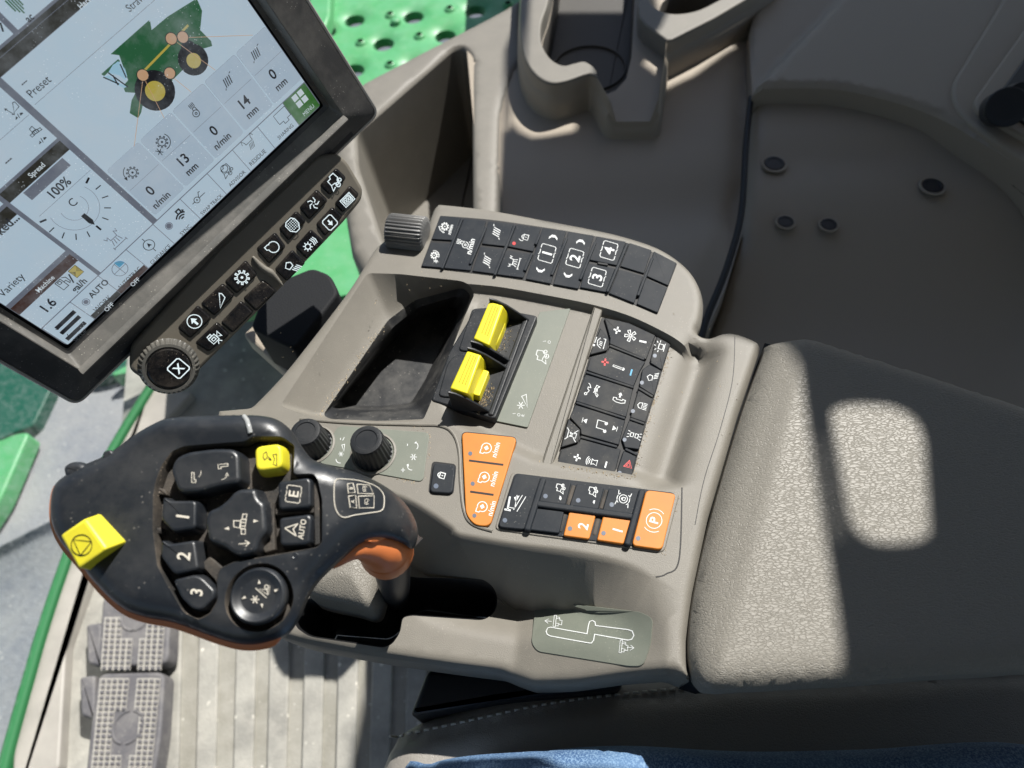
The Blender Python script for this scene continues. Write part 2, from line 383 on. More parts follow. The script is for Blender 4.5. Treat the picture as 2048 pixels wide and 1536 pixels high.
b.sheet(OUT, con_z, .003, holes=[bin_top, slot], guides=[g for g in (rimline[1:-1], bb[1:-1])], extra=np.vstack([inset(rimline, k)[3:-3] for k in (.0012, .0026, .0045, .007, .0095, .012, .015, .018, .022)]+[inset(rimline, -.0015)[3:-3], inset(rimline, -.004)[3:-3]]+[inset(bb, s*k)[1:-1] for k in (.0009, .0018, .0028, .004) for s in (1, -1)]+[rings]), avoid=[(rimline, .0245), (bb, .0048), (OUT, .0068, 1)], skirt=[(.0004, -.004), (-.002, -.035)])
b.well(slot, con_z, .07, m=1, taper=.004, rim=.0015)
body = b.build('body', [M_taupe, M_keyd], con, angle=50)
# storage bin walls and liner
def lp(P, z): return np.column_stack([P, np.full(len(P), z)])
def L6(pts, z, r): return lp(rnd(ccw(G.P(pts, z)), r), z)
b = MB()
l0 = np.column_stack([bin_top, con_z(bin_top)])
l1 = L6([(776, 640), (830, 600), (925, 575), (942, 590), (915, 665), (880, 770), (852, 838), (760, 842), (660, 838), (646, 830)], -.022, .004)
l2 = L6([(785, 655), (835, 615), (915, 592), (930, 603), (905, 670), (868, 765), (840, 822), (760, 826), (672, 824), (662, 815)], -.027, .004)
l3 = L6([(800, 665), (845, 632), (905, 612), (915, 625), (888, 680), (850, 760), (822, 806), (760, 812), (690, 810), (682, 800)], -.058, .004)
b.loops([l0, lp(l0[:, :2]*.3+l1[:, :2]*.7, -.018), l1], 0, cap1=False); b.loops([l1, l2, l3], 1)
b.build('storage_bin', [M_taupe, mat('bin_liner', (.020, .021, .023), .45, bump=(1500, .18, .0004), dust=(.35, (.22, .21, .19), 380))], con, angle=60)

def ledm(b, x, y, r, w, m=2): b.icon([('d', 0, 0, 1)], x, y, r, 0, w, m)
# glyph library ------------------------------------------------------------
def star(n, r1, r0=0, a0=0): return [('l', [(r0*math.cos(a0+k*2*math.pi/n), r0*math.sin(a0+k*2*math.pi/n)), (r1*math.cos(a0+k*2*math.pi/n), r1*math.sin(a0+k*2*math.pi/n))]) for k in range(n)]
def gearpts(r, R, n=9): 
    o = []
    for k in range(n):
        a = 2*math.pi*k/n; d = 2*math.pi/n
        for t, q in ((0, r), (.45, r), (.5, R), (.8, R), (.85, r)): o.append((q*math.cos(a+t*d), q*math.sin(a+t*d)))
    return o
I = {}
I['gear'] = [('L', gearpts(.55, .85)), ('d', 0, 0, .16)]
I['gearr'] = I['gear']+[('a', 0, 0, 1.25, 100, 190), ('f', [(-1.5, .15), (-1.0, .1), (-1.35, -.4)])]
I['geari'] = I['gear']+[('a', 0, 0, 1.2, -100, 30), ('l', [(-1.6, -.3), (-.9, -1.2)]), ('l', [(-1.7, -1), (-.8, -.6)]), ('l', [(-1.2, -.2), (-1.3, -1.4)])]
I['blower'] = [('c', 0, -.45, .5), ('c', 0, -.45, .15), ('l', [(.5, -.4), (.45, .4), (0, .4), (-.05, .05)])]+[('l', [(-.1+.22*k, .5), (-.1+.22*k, 1.1)]) for k in range(4)]
I['sieve'] = [('f', [(-.7+.35*k, -.6), (-.55+.35*k, -.6), (-.25+.35*k, .6), (-.4+.35*k, .6)]) for k in range(4)]+[('l', [(-1, -.8), (-.8, -.6)]), ('l', [(.9, .7), (1.2, .8)])]
I['lock'] = [('L', [(-.5, -.8), (.5, -.8), (.5, .1), (-.5, .1)]), ('a', 0, .1, .38, 0, 180), ('l', [(0, -.2), (0, -.5)])]
I['lock2'] = I['lock']+[('l', [(-.7, .9), (-.9, .4), (-.8, 0)])]
I['spread'] = [('l', [(-1, .9), (-.8, .5), (-.5, .8), (-.5, .2), (.5, .2), (.6, .9), (.9, .6), (1, 1)])]+[('l', [(-.4+.3*k, .1), (-.7+.45*k, -.6)]) for k in range(4)]+[('l', [(-1, -.9), (1, -.9)]), ('l', [(-1, -.7), (-1, -1.1)]), ('l', [(1, -.7), (1, -1.1)])]
def boxed(t): return [('l', [(-.45, .85), (-.85, .85), (-.98, .7), (-.98, -.7), (-.85, -.85), (-.45, -.85)]), ('l', [(.45, .85), (.85, .85), (.98, .7), (.98, -.7), (.85, -.85), (.45, -.85)]), ('l', [(-.35, .95), (-.15, .82), (.3, .85)]), ('l', [(.35, -.95), (.15, -.82), (-.3, -.85)]), ('t', t, 0, 0, 1.15)]
I['up'] = [('f', [(-1, -.5), (-1, 0), (-.4, .6), (.4, .6), (1, 0), (1, -.5), (.4, .05), (-.4, .05)])]
I['down'] = [('f', [(-1, .5), (-1, 0), (-.4, -.6), (.4, -.6), (1, 0), (1, .5), (.4, -.05), (-.4, -.05)])]
I['plus'] = [('f', [(-.9, -.2), (.9, -.2), (.9, .2), (-.9, .2)]), ('f', [(-.2, -.9), (.2, -.9), (.2, .9), (-.2, .9)])]
I['minus'] = [('f', [(-.8, -.2), (.8, -.2), (.8, .2), (-.8, .2)])]
I['fan'] = [op for k in range(5) for op in [('L', [(math.cos(1.2566*k+t)*q, math.sin(1.2566*k+t)*q) for t, q in ((0, .15), (.25, .6), (.3, 1), (.75, 1.02), (.85, .7), (.6, .2))])]]
I['fan4'] = [op for k in range(5) for op in [('l', [(math.cos(1.2566*k+t)*q, math.sin(1.2566*k+t)*q) for t, q in ((0, .2), (.35, .6), (.9, .95))])]]
I['heat'] = [('l', [(-.9, -.4), (-.5, .3), (.3, .5), (.9, .1)])]+[('l', [(-.4+.3*k, -.5), (-.3+.3*k, .1)]) for k in range(3)]+[('l', [(-.9, -.9), (.9, -.9), (.9, -.5)]), ('d', -.7, .9, .2), ('l', [(-.3, .9), (.9, .8)])]
I['thermo'] = [('L', [(-.9, .13), (.7, .13), (.7, -.13), (-.9, -.13)]), ('d', .85, 0, .25)]
I['face'] = [('c', -.8, .9, .18), ('l', [(-.6, .7), (-.2, .5), (0, .8), (.3, .8), (.3, .4), (.7, .6), (.9, .9)]), ('a', 0, .2, .5, 230, 310), ('a', 0, .1, .8, 235, 305), ('L', [(-.5, -1), (-.3, -.7), (.4, -.5), (.8, -.9), (.9, -.4), (.4, -.3), (-.4, -.5), (-.8, -.9)])]
I['phone'] = [('L', [(-.5, .95), (-.1, .95), (-.05, .5), (-.25, .45), (-.25, -.45), (-.05, -.5), (-.1, -.95), (-.5, -.95), (-.7, -.4), (-.7, .4)]), ('f', [(.1, -.1), (.5, -.1), (.5, -.3), (.9, .05), (.5, .4), (.5, .15), (.1, .15)])]
I['note'] = [('l', [(-.7, -.7), (-.7, .8), (.6, .9), (.6, -.6)]), ('d', -.9, -.7, .28), ('d', .4, -.6, .28)]
I['skipu'] = [('f', [(-.7, -.5), (.7, -.5), (0, .6)]), ('f', [(-.7, .7), (.7, .7), (.7, .85), (-.7, .85)])]
I['skipd'] = [('f', [(-.7, .5), (.7, .5), (0, -.6)]), ('f', [(-.7, -.7), (.7, -.7), (.7, -.85), (-.7, -.85)])]
I['spk'] = [('L', [(-.5, -.9), (.5, -.9), (.3, -.3), (.5, .1), (-.5, .1), (-.3, -.3)])]+[('a', 0, 0, r, 45, 135) for r in (.5, .8, 1.1)]
I['mute'] = [('L', [(-.4, -.8), (.4, -.8), (.25, 0), (.5, .6), (-.5, .6), (-.25, 0)]), ('l', [(-1, -1), (1, 1)]), ('l', [(-1, .9), (1, -.9)])]
I['beacon'] = [('L', [(-.5, -.5), (-.5, .4), (.5, .4), (.5, -.5)]), ('l', [(-.8, -.75), (.8, -.75)])]+[('l', [(math.cos(a)*.8, .2+math.sin(a)*.8), (math.cos(a)*1.2, .2+math.sin(a)*1.2)]) for a in (.1, .7, 1.57, 2.4, 3.04)]
I['lampd'] = [('L', [(-.9, .4), (-.2, .9), (.3, .5), (.2, -.1), (-.6, -.2)])]+[('l', [(-.3+.32*k, -.4), (.1+.32*k, -1.2)]) for k in range(4)]
I['beam'] = [('L', [(-.6, .1), (-.5, .7), (0, 1), (.5, .7), (.6, .1)])]+[('l', [(-.6+.3*k, -.1), (-.6+.3*k, -.9)]) for k in range(5)]
I['marker'] = [('L', [(-.3, .15), (-.3, .6), (.3, .6), (.3, .15)]), ('L', [(-.3, -.15), (-.3, -.6), (.3, -.6), (.3, -.15)])]+[('l', [(-.4+.4*k, .75), (-.5+.5*k, 1.1)]) for k in range(3)]+[('l', [(-.4+.4*k, -.75), (-.5+.5*k, -1.1)]) for k in range(3)]
I['hazard'] = [('L', [(-.9, -.75), (.9, -.75), (0, .85)]), ('L', [(-.45, -.5), (.45, -.5), (0, .3)])]
I['combine'] = [('L', [(-.6, -.1), (-.6, .6), (-.1, .6), (0, .9), (.7, .9), (.8, .1), (.5, -.1), (.4, -.5), (.1, -.6), (0, -.2)]), ('c', .2, -.6, .3), ('c', .8, -.3, .2), ('l', [(-.6, -.1), (-.9, -.8), (-.3, -.6)])]
I['engine'] = [('l', [(-.3, .7), (-.9, .7), (-.9, .2), (-.6, 0)]), ('a', .1, -.1, .8, 175, 470), ('l', [(-.3, .7), (-.1, .55)])]
I['rabbit'] = [('f', [(-.4, -.3), (-.1, .2), (.3, .1), (.5, .3), (.5, -.1), (.1, -.4)])]
I['turtle'] = [('f', [(-.4, -.2), (-.1, .2), (.3, .2), (.5, -.1), (.3, -.2)])]
I['unload'] = [('f', [(-.9, .75), (.6, .75), (.6, .95), (-.9, .95)]), ('l', [(-.6, .9), (-.6, .1), (.9, .1)]), ('l', [(-.9, -.2), (.9, -.9)]), ('l', [(-.8, .2), (1, -.5)]), ('f', [(.1, .1), (.9, -.2), (.6, .4)]), ('f', [(-1, .5), (-.8, .5), (-.8, 1.2), (-1, 1.2)])]
I['diff'] = [('c', 0, 0, .55), ('L', [(-.2, -.25), (.2, -.25), (.2, .1), (-.2, .1)]), ('a', 0, .1, .16, 0, 180), ('l', [(-1, .9), (-.3, .75)]), ('l', [(1, .9), (.3, .75)]), ('l', [(-1, -.9), (-.3, -.75)]), ('l', [(1, -.9), (.3, -.75)]), ('a', 0, 0, .85, 40, 140), ('a', 0, 0, .85, 220, 320)]
I['park'] = [('c', 0, 0, .75), ('a', 0, 0, 1.1, 140, 220), ('a', 0, 0, 1.1, -40, 40), ('t', 'P', 0, 0, .85)]
I['arrow'] = [('l', [(0, -.9), (0, .8)]), ('l', [(-.5, .2), (0, .9), (.5, .2)])]
I['header'] = [('L', [(-.4, .35), (.3, .25), (.3, .95), (-.3, .9)]), ('L', [(-1, -.25), (-.5, -.25), (-.5, .15), (-1, .15)]), ('L', [(-.45, -.2), (.45, -.3), (.45, .2), (-.45, .25)]), ('L', [(.5, -.3), (1, -.35), (1, .05), (.5, .1)]), ('l', [(-.2, -.25), (-.2, .2)]), ('l', [(.15, -.25), (.15, .2)])]
I['tri'] = [('f', [(-.5, -.8), (.5, -.8), (0, .8)])]
I['reel'] = star(6, .85)
I['headertri'] = [('L', [(-.9, -.6), (.9, -.1), (.5, .5)])]
I['wheel'] = [('L', [(-.9, -.3), (.9, -.9), (-.1, .2), (.6, .9), (.1, .7)]), ('L', [(-.4, .1), (.3, -.4), (.0, .1)])]
I['camera'] = [('L', [(-.8, -.7), (.3, -.7), (.3, .3), (-.8, .3)]), ('L', [(-.5, -.4), (0, -.4), (0, 0), (-.5, 0)]), ('L', [(-.7, .35), (-.1, .35), (-.1, .65), (-.7, .65)]), ('L', [(.35, -.2), (.9, .3), (.9, -.6)]), ('l', [(0, -.8), (-.3, -1.2)]), ('l', [(.1, -.8), (.4, -1.2)])]
I['circarrow'] = [('c', 0, 0, .95), ('f', [(-.15, -.6), (.15, -.6), (.15, 0), (.5, 0), (0, .65), (-.5, 0), (-.15, 0)])]
I['corner'] = [('L', [(-.9, -.8), (.6, .8), (.8, .5), (.7, -.2)])]
I['tank'] = [('L', [(-.8, .6), (-.4, .9), (.5, .9), (.8, .5), (.8, -.3), (.3, -.9), (-.3, -.9), (-.8, -.3)])]+[('d', x*.28, y*.26+.05, .08) for x in range(-2, 3) for y in range(-2, 3)]
I['sunheat'] = [('c', -.5, 0, .35)]+[('l', [(-.5+.4*math.cos(a), .4*math.sin(a)), (-.5+.65*math.cos(a), .65*math.sin(a))]) for a in np.arange(0, 6.28, .785)]+[('l', [(.3+.25*k, -.5), (.45+.25*k, 0), (.3+.25*k, .5)]) for k in range(3)]
I['boxarrow'] = [('L', [(-.8, -.6), (-.6, -.8), (.6, -.8), (.8, -.6), (.8, .6), (.6, .8), (-.6, .8), (-.8, .6)]), ('f', [(-.12, .4), (.12, .4), (.12, 0), (.4, 0), (0, -.5), (-.4, 0), (-.12, 0)])]
I['clock'] = [('L', [(-.9, -.6), (.9, -.6), (.9, .6), (-.9, .6)]), ('L', [(-.65, -.4), (.65, -.4), (.65, .4), (-.65, .4)]), ('t', '000', 0, 0, .55)]
I['xbox'] = [('L', [(-.75, -.95), (.75, -.95), (.95, -.75), (.95, .75), (.75, .95), (-.75, .95), (-.95, .75), (-.95, -.75)]), ('t', 'X', 0, 0, 1)]
I['grid'] = [('f', [(a, c), (a+.85, c), (a+.85, c+.85), (a, c+.85)]) for a in (-.95, .1) for c in (-.95, .1)]
I['scrap'] = [('L', [(-.9, .6), (-.5, .9), (-.3, .2), (-.7, -.2), (-.9, .1)]), ('l', [(-.2, .2), (.2, -.2)]), ('l', [(-.2, 0), (.1, -.3)]), ('L', [(.4, -.8), (.9, -.9), (.9, .6), (.4, .5), (.6, -.1)])]
I['shovel1'] = [('L', [(-.25, -.9), (.5, -.9), (.5, -.4), (.2, -.4), (.2, .9), (-.25, .9)])]
I['stop'] = [('c', 0, 0, .95), ('L', [(-.75, .5), (.9, .3), (-.1, -.95)])]
I['ladder'] = [('L', [(-.6, -.7), (.1, -.7), (.1, .2), (-.6, .2)]), ('L', [(-.8, .3), (.3, .3), (.3, .6), (-.8, .6)]), ('l', [(.3, .4), (.9, .9)]), ('l', [(.9, -.6), (.9, .2)])]

A1 = 74                                            # print direction on the console
# top keypad ---------------------------------------------------------------
z1 = Z(820, 390, 3.413); WK = .0016
kb = MB(); kb.slab(rnd(ccw(G.P(spl(z1((205, 135), (530, 160), (820, 200), (1130, 250), (1480, 320), (1680, 392), (1825, 462)), 5, False).tolist()+spl(z1((1690, 808), (1510, 735), (1340, 668), (1000, 612), (580, 548), (72, 488)), 5, False).tolist(), .0012)), .0012), -.006, .0003, .0002)
kp = kb.build('keypad', [M_keyd], con)
keys = [([(207, 140), (345, 152), (288, 308), (148, 300)], [('gearr', 238, 215, 9)], [('n/min', 275, 235, 7)]),
        ([(140, 322), (278, 330), (212, 495), (77, 484)], [('geari', 165, 412, 8)], []),
        ([(368, 158), (520, 175), (412, 515), (232, 498)], [('blower', 360, 335, 12)], [('n/min', 412, 350, 11)]),
        ([(535, 178), (705, 197), (652, 350), (490, 332)], [('sieve', 590, 255, 12)], []),
        ([(480, 352), (642, 368), (578, 538), (425, 518)], [('sieve', 525, 450, 12)], []),
        ([(728, 200), (895, 222), (840, 385), (668, 350)], [('lock2', 780, 285, 10)], []),
        ([(655, 375), (830, 402), (772, 565), (592, 541)], [('spread', 710, 460, 11)], []),
        ([(905, 224), (1065, 246), (960, 605), (790, 572)], [('up', 978, 290, 8.5), ('[1', 935, 398, 15), ('down', 890, 510, 8.5)], []),
        ([(1082, 248), (1255, 275), (1148, 640), (978, 608)], [('up', 1165, 322, 8.5), ('[2', 1125, 430, 15), ('down', 1078, 545, 8.5)], []),
        ([(1275, 280), (1475, 318), (1410, 480), (1215, 440)], [('[4', 1358, 378, 15)], []),
        ([(1205, 462), (1400, 500), (1335, 662), (1162, 630)], [('[3', 1278, 560, 15)], []),
        ([(1500, 325), (1650, 375), (1598, 535), (1435, 485)], [], []), ([(1665, 382), (1820, 462), (1763, 618), (1613, 552)], [], []),
        ([(1425, 508), (1590, 552), (1530, 738), (1358, 670)], [], []), ([(1608, 568), (1755, 632), (1690, 803), (1547, 742)], [], [])]
for q, ics, tx in keys:
    b = MB(); b.key(z1(*q), -.001, WK, .0005, r=.0008)
    for n, x, y, s in ics:
        X, Y = z1((x, y))[0]; b.icon(boxed(n[1]) if n[0] == '[' else I[n], X, Y, s*1.15 if n[0] == '[' else s, A1 if n not in ('up', 'down') else -10, WK+.00008, lw=1.3)
        if n[0] == '[' : pass
    for t, x, y, s in tx: X, Y = z1((x, y))[0]; b.text(t, X, Y, s, A1, WK+.00008, bold=True)
    if ics and ics[0][0] == 'lock2': X, Y = z1((710, 330))[0]; b.icon([('d', 0, 0, 1)], X, Y, 3.4, 0, WK+.0001, 2)
    b.build('button', [M_key, M_ink, M_red], kp)
def ridge(par, p, q, wd, w0, w1, mt=M_key, name='ridge', zz=None):
    b = MB(); A, B = G.P([p, q], w1); d = nz(B-A); n = np.array([-d[1], d[0]])*wd/2
    b.slab(rnd(ccw(np.array([A-n, B-n, B+n, A+n])), wd*.45), w0, w1, wd*.3); return b.build(name, [mt], par)
for p, q in [((355, 155), (215, 500)), ((517, 215), (408, 470)), ((715, 200), (575, 545)), ((885, 265), (855, 335)), ((833, 392), (780, 515)), ((1070, 290), (965, 545)), ((1265, 320), (1160, 575)), ((1485, 325), (1345, 660)), ((1655, 425), (1555, 685))]:
    P, Q = z1(p, q); ridge(kp, P, Q, .0022, .001, .0030)
ridge(kp, *z1((1278, 462), (1352, 474)), .0024, .001, .0020, M_keyd)
# centre keypad --------------------------------------------------------------
z2 = Z(1080, 600, 4.267); B0 = -.006
b = MB(); b.key(z2((525, 150), (760, 190), (1000, 300), (1115, 372), (1050, 580), (975, 830), (905, 1060), (850, 1260), (790, 1500), (740, 1518), (135, 1408)), B0-.004, B0+.0012, .0003, r=.001)
kc = b.build('keypad', [M_keyd], con); W2 = B0+.0032
ckeys = [([(548, 150), (760, 195), (985, 300), (905, 508), (592, 372), (598, 325)], [('plus', 658, 258, 8), ('fan', 772, 305, 11.5), ('minus', 878, 355, 9, -12)], 'w'),
         ([(515, 235), (588, 330), (572, 430), (418, 468)], [('heat', 510, 365, 11)], 'w'),
         ([(592, 402), (900, 525), (855, 600), (798, 738), (398, 598), (432, 482), (568, 448)], [('thermo', 668, 575, 12, -20)], 't'),
         ([(388, 632), (795, 752), (735, 1000), (302, 862)], [('face', 450, 770, 13), ('phone', 680, 838, 13)], 'w'),
         ([(300, 892), (728, 1020), (690, 1165), (672, 1238), (350, 1145), (345, 1098), (252, 998)], [('skipu', 385, 1030, 7), ('note', 530, 1065, 12), ('skipd', 635, 1095, 7)], 'w'),
         ([(240, 1008), (345, 1108), (325, 1212), (175, 1258)], [('mute', 268, 1150, 12)], 'w'),
         ([(345, 1182), (690, 1272), (632, 1500), (142, 1405), (182, 1278), (328, 1226)], [('plus', 317, 1345, 8), ('spk', 445, 1380, 11), ('minus', 562, 1405, 8)], 'w'),
         ([(995, 310), (1108, 372), (1045, 590), (940, 520)], [('beacon', 1030, 398, 10)], 'l980,475'),
         ([(935, 548), (1035, 600), (975, 820), (848, 738), (872, 592)], [('lampd', 955, 655, 10)], 'l870,705'),
         ([(838, 762), (965, 835), (900, 1045), (770, 1002)], [('beam', 875, 905, 10)], 'l793,948'),
         ([(760, 1022), (895, 1062), (845, 1275), (722, 1258), (697, 1178)], [('marker', 805, 1155, 13)], 'l722,1192'),
         ([(712, 1282), (825, 1325), (785, 1498), (642, 1502)], [('hazard', 745, 1410, 9, 105)], 'h680,1475')]
for q, ics, tag_ in ckeys:
    b = MB(); b.key(z2(*q), B0, W2, .0006, r=.0010)
    for it in ics:
        n, x, y, s = it[:4]; X, Y = z2((x, y))[0]; b.icon(I[n], X, Y, s, it[4] if len(it) > 4 else A1, W2+.00008, 2 if n == 'hazard' else 1, lw=1.35)
    if tag_ == 't':
        X, Y = z2((555, 530))[0]; b.icon(I['plus'], X, Y, 8, -8, W2+.00008, 2); X, Y = z2((778, 618))[0]; b.icon(I['minus'], X, Y, 8, A1, W2+.00008, 3)
    if tag_[0] in 'lh': x, y = tag_[1:].split(','); X, Y = z2((float(x), float(y)))[0]; b.icon([('d', 0, 0, 1)], X, Y, 4, 0, W2+.00008, 4)
    b.build('button', [M_keydust, M_ink, M_red, M_blue, M_led], kc)
for p, q in [((590, 385), (890, 505)), ((390, 612), (800, 745)), ((305, 872), (728, 1010)), ((345, 1165), (660, 1252)), ((945, 525), (1040, 585)), ((838, 748), (965, 825)), ((765, 1010), (895, 1055)), ((725, 1268), (830, 1318))]:
    P, Q = z2(p, q); ridge(kc, P, Q, .0020, B0+.001, B0+.0041, M_keydust)
b = MB(); b.key(z2((458, 55), (532, 80), (98, 1428), (8, 1400)), -.009, -.0005, .0012, r=.001); b.build('divider_strip', [M_taupe], con)
# brake and gear keypad --------------------------------------------------------
z3 = Z(900, 850, 4.096)
b = MB(); b.key(z3((505, 378), (1885, 548), (1755, 1048), (360, 858)), -.004, .0008, .0008, r=.004); b.build('keypad_surround', [M_taupe], con)
b = MB(); b.key(z3((528, 392), (1848, 555), (1735, 1022), (384, 843)), -.002, .0014, .0004, r=.003); kq = b.build('keypad', [M_key], con); W3 = .0030
pk = [([(532, 402), (745, 430), (622, 858), (392, 835)], 0, [('unload', 545, 640, 18, 80)], (450, 780)),
      ([(782, 440), (995, 466), (945, 655), (720, 625)], 0, [('combine', 905, 520, 10), ('rabbit', 900, 600, 9)], (782, 582)),
      ([(1035, 480), (1262, 512), (1215, 692), (978, 660)], 0, [('combine', 1172, 545, 10), ('turtle', 1178, 632, 9)], (1050, 617)),
      ([(1300, 520), (1550, 548), (1500, 732), (1248, 698)], 0, [('diff', 1420, 605, 15)], (1325, 652)),
      ([(706, 680), (935, 708), (895, 888), (650, 858)], 0, [], None),
      ([(978, 706), (1195, 735), (1140, 935), (928, 906)], 1, [('t2', 1090, 828, 20)], (983, 848)),
      ([(1255, 742), (1482, 772), (1422, 975), (1203, 942)], 1, [('t1', 1372, 862, 20)], (1258, 886)),
      ([(1607, 530), (1852, 562), (1738, 1022), (1488, 986)], 1, [('park', 1672, 782, 21)], (1542, 928))]
for q, orng, ics, led in pk:
    b = MB(); b.key(z3(*q), .0005, W3, .0007, m=2 if orng else 0, r=.003 if q[0][0] in (1607, 532) else .0012)
    for it in ics:
        X, Y = z3((it[1], it[2]))[0]; an = it[4] if len(it) > 4 else A1
        if it[0][0] == 't' and len(it[0]) == 2: b.text(it[0][1], X, Y, it[3], A1, W3+.0001, 1, bold=True)
        else: b.icon(I[it[0]], X, Y, it[3], an, W3+.0001, 1, lw=1.4)
    if led: X, Y = z3(led)[0]; b.icon([('d', 0, 0, 1)], X, Y, 4.6, 0, W3+.0001, 3)
    b.build('button', [M_key, M_ink, M_or, M_led], kq)
for p, q in [((765, 428), (628, 865)), ((705, 640), (1500, 745)), ((1577, 525), (1450, 985))]: P, Q = z3(p, q); ridge(kq, P, Q, .0042, .001, .0046)
for p, q in [((1015, 490), (965, 660)), ((1285, 525), (1235, 690)), ((950, 700), (905, 880)), ((1222, 735), (1180, 905))]: P, Q = z3(p, q); ridge(kq, P, Q, .0030, .0010, .0017, M_pit)
# engine speed key ---------------------------------------------------------------
b = MB(); b.key(z3((96, 55), (550, 100), (328, 830), (200, 822), (128, 730)), -.002, .0022, .0007, r=.004)
for y, (ex, ey), (lx, ly), an in ((0, (292, 192), (166, 233), 0), (1, (275, 430), (186, 480), 0), (2, (258, 672), (200, 742), 0)):
    X, Y = z3((ex, ey))[0]; b.icon(I['engine']+[('f', [(-.3, -.1), (.1, -.5), (.55, -.1), (.1, .3)])], X, Y, 12.5, A1, .0023, 1, lw=1.8); X, Y = z3((ex+82, ey+10))[0]; b.text('n/min', X, Y, 10.5, A1, .0023, 1, bold=True)
    X, Y = z3((lx, ly))[0]; b.icon([('d', 0, 0, 1)], X, Y, 4.2, 0, .0023, 2)
for p, q in (((155, 290), (437, 326)), ((165, 545), (357, 572))): P, Q = z3(p, q); b.stroke(G.P([P, Q], .0023), .0013, .0023, 3)
b.build('engine_speed_key', [M_or, M_ink, M_led, M_keyd], con)
b = MB(); b.key(z3((92, 50), (555, 97), (332, 836), (198, 828), (124, 732)), -.002, .0004, .0002, r=.0045); b.build('key_seat', [M_keyd], con)
# lock key
b = MB(); b.key([(864, 922), (913, 928), (907, 990), (856, 987)], -.002, .0002, .0002, r=.003, m=1); b.key([(867, 925), (911, 930), (905, 987), (859, 984)], -.002, .0022, .0009, r=.003)
b.icon(I['lock'], 881, 950, 11, A1, .0023, 2, lw=2); b.icon([('d', 0, 0, 1)], 872, 972, 5, 0, .0023, 3)
b.build('lock_key', [M_key, M_keyd, M_ink, M_led], con)
# knob legend plate and curved lip round it
b = MB(); b.key([(676, 851), (859, 865), (846, 964), (636, 926)], -.001, .0007, .0003, r=.004)
b.icon([('l', [(-1, -.2), (-1, .3)])], 823, 890, 8, 0, .0008, 1, lw=1.3); b.icon([('a', 0, 0, 1, -20, 80), ('f', [(-.1, 1.3), (.3, .9), (-.3, .6)])], 828, 892, 8, -30, .0008, 1, lw=1.3)
b.icon(I['reel'], 827, 914, 8, 0, .0008, 1, lw=1.3); b.icon([('a', 0, 0, 1, 200, 300), ('f', [(-1.3, -.2), (-.9, .3), (-.6, -.4)])], 823, 932, 8, -20, .0008, 1, lw=1.3); b.icon([('l', [(-.6, 0), (.6, 0)]), ('l', [(0, -.6), (0, .6)])], 806, 940, 7, 0, .0008, 1, lw=1.3)
b.icon([('l', [(-1, -.2), (-1, .3)]), ('l', [(-.4, -.4), (.1, .5)])], 688, 878, 7, 0, .0008, 1, lw=1.3); b.icon(I['headertri'], 686, 895, 8, 70, .0008, 1, lw=1.3); b.icon(I['reel'], 682, 908, 6, 0, .0008, 1, lw=1.2); b.icon([('a', 0, 0, 1, 180, 280)], 680, 918, 8, 0, .0008, 1, lw=1.3)
b.build('legend_plate', [M_plate, M_ink], con)
b = MB(); lip = spl([(600, 838), (700, 846), (830, 850), (880, 852), (905, 866), (918, 900), (921, 960), (928, 1020), (945, 1048), (985, 1062)], 6, False)
b.tube([WP(x, y, .0001) for x, y in lip], .0011, 8); b.build('raised_lip', [M_taupe], con)
b = MB(); 
for L_ in ([(1367, 970), (1358, 1120), (1330, 1150), (1314, 1153)], [(1478, 700), (1462, 800), (1404, 985), (1386, 1080)]):
    P = G.P(spl(L_, 5, False), 0); b.stroke(P, .0007, 0, 0); 
b2 = MB(); V = [WP(x, y, 0)+[0, 0, float(con_z(np.array([G.px(x, y)]))[0])-.0003] for x, y in spl([(1364, 975), (1358, 1120), (1332, 1148), (1312, 1154)], 8, False)]
b2.tube(V, .0006, 6); b2.build('panel_seam', [M_keyd], con)
b2 = MB(); V = [WP(x, y, 0)+[0, 0, float(con_z(np.array([G.px(x, y)]))[0])-.0003] for x, y in spl([(1470, 668), (1465, 760), (1440, 860), (1408, 960), (1390, 1050)], 8, False)]
b2.tube(V, .0004, 6); b2.build('panel_seam', [M_keyd], con)
# right-hand ridge of the channel is in the body; knobs ----------------------------
def ribbed(an, i): return 1+.035*np.sign(np.sin(an*24))
def knob(par, px, r0, r1, h, mt=M_blk, n=24, base=.0, seg=192):
    c = G.px(*px, base); b = MB(); an = np.linspace(0, 2*math.pi, seg, endpoint=False); L = []
    for rr, z, rb in ((r0, 0, 0), (r0, .001, 0), (r0*.985, .0012, .05), (r1*1.02, h*.86, .045), (r1*.99, h*.93, .02), (r1*.93, h*.985, 0), (r1*.78, h, 0), (r1*.66, h, 0), (r1*.62, h-.0006, 0)):
        q = rr*(1-rb*(.5+.5*np.sin(an*n)))
        L.append(np.column_stack([c[0]+q*np.cos(an), c[1]+q*np.sin(an), np.full(seg, base+z)]))
    b.loops(L, 0); o = b.build('knob', [mt], par, angle=40)
    b = MB(); L = [np.column_stack([c[0]+q*np.cos(an[::4]), c[1]+q*np.sin(an[::4]), np.full(seg//4, base+z)]) for q, z in ((r0*1.22, -.002), (r0*1.2, .0012), (r0*1.1, .0016), (r0*1.03, .0005))]
    b.loops(L, 0, cap1=False); b.build('knob_collar', [M_taupe], o); return o
knob(con, (747, 908), .0126, .0106, .020); knob(con, (628, 890), .0118, .0100, .019)
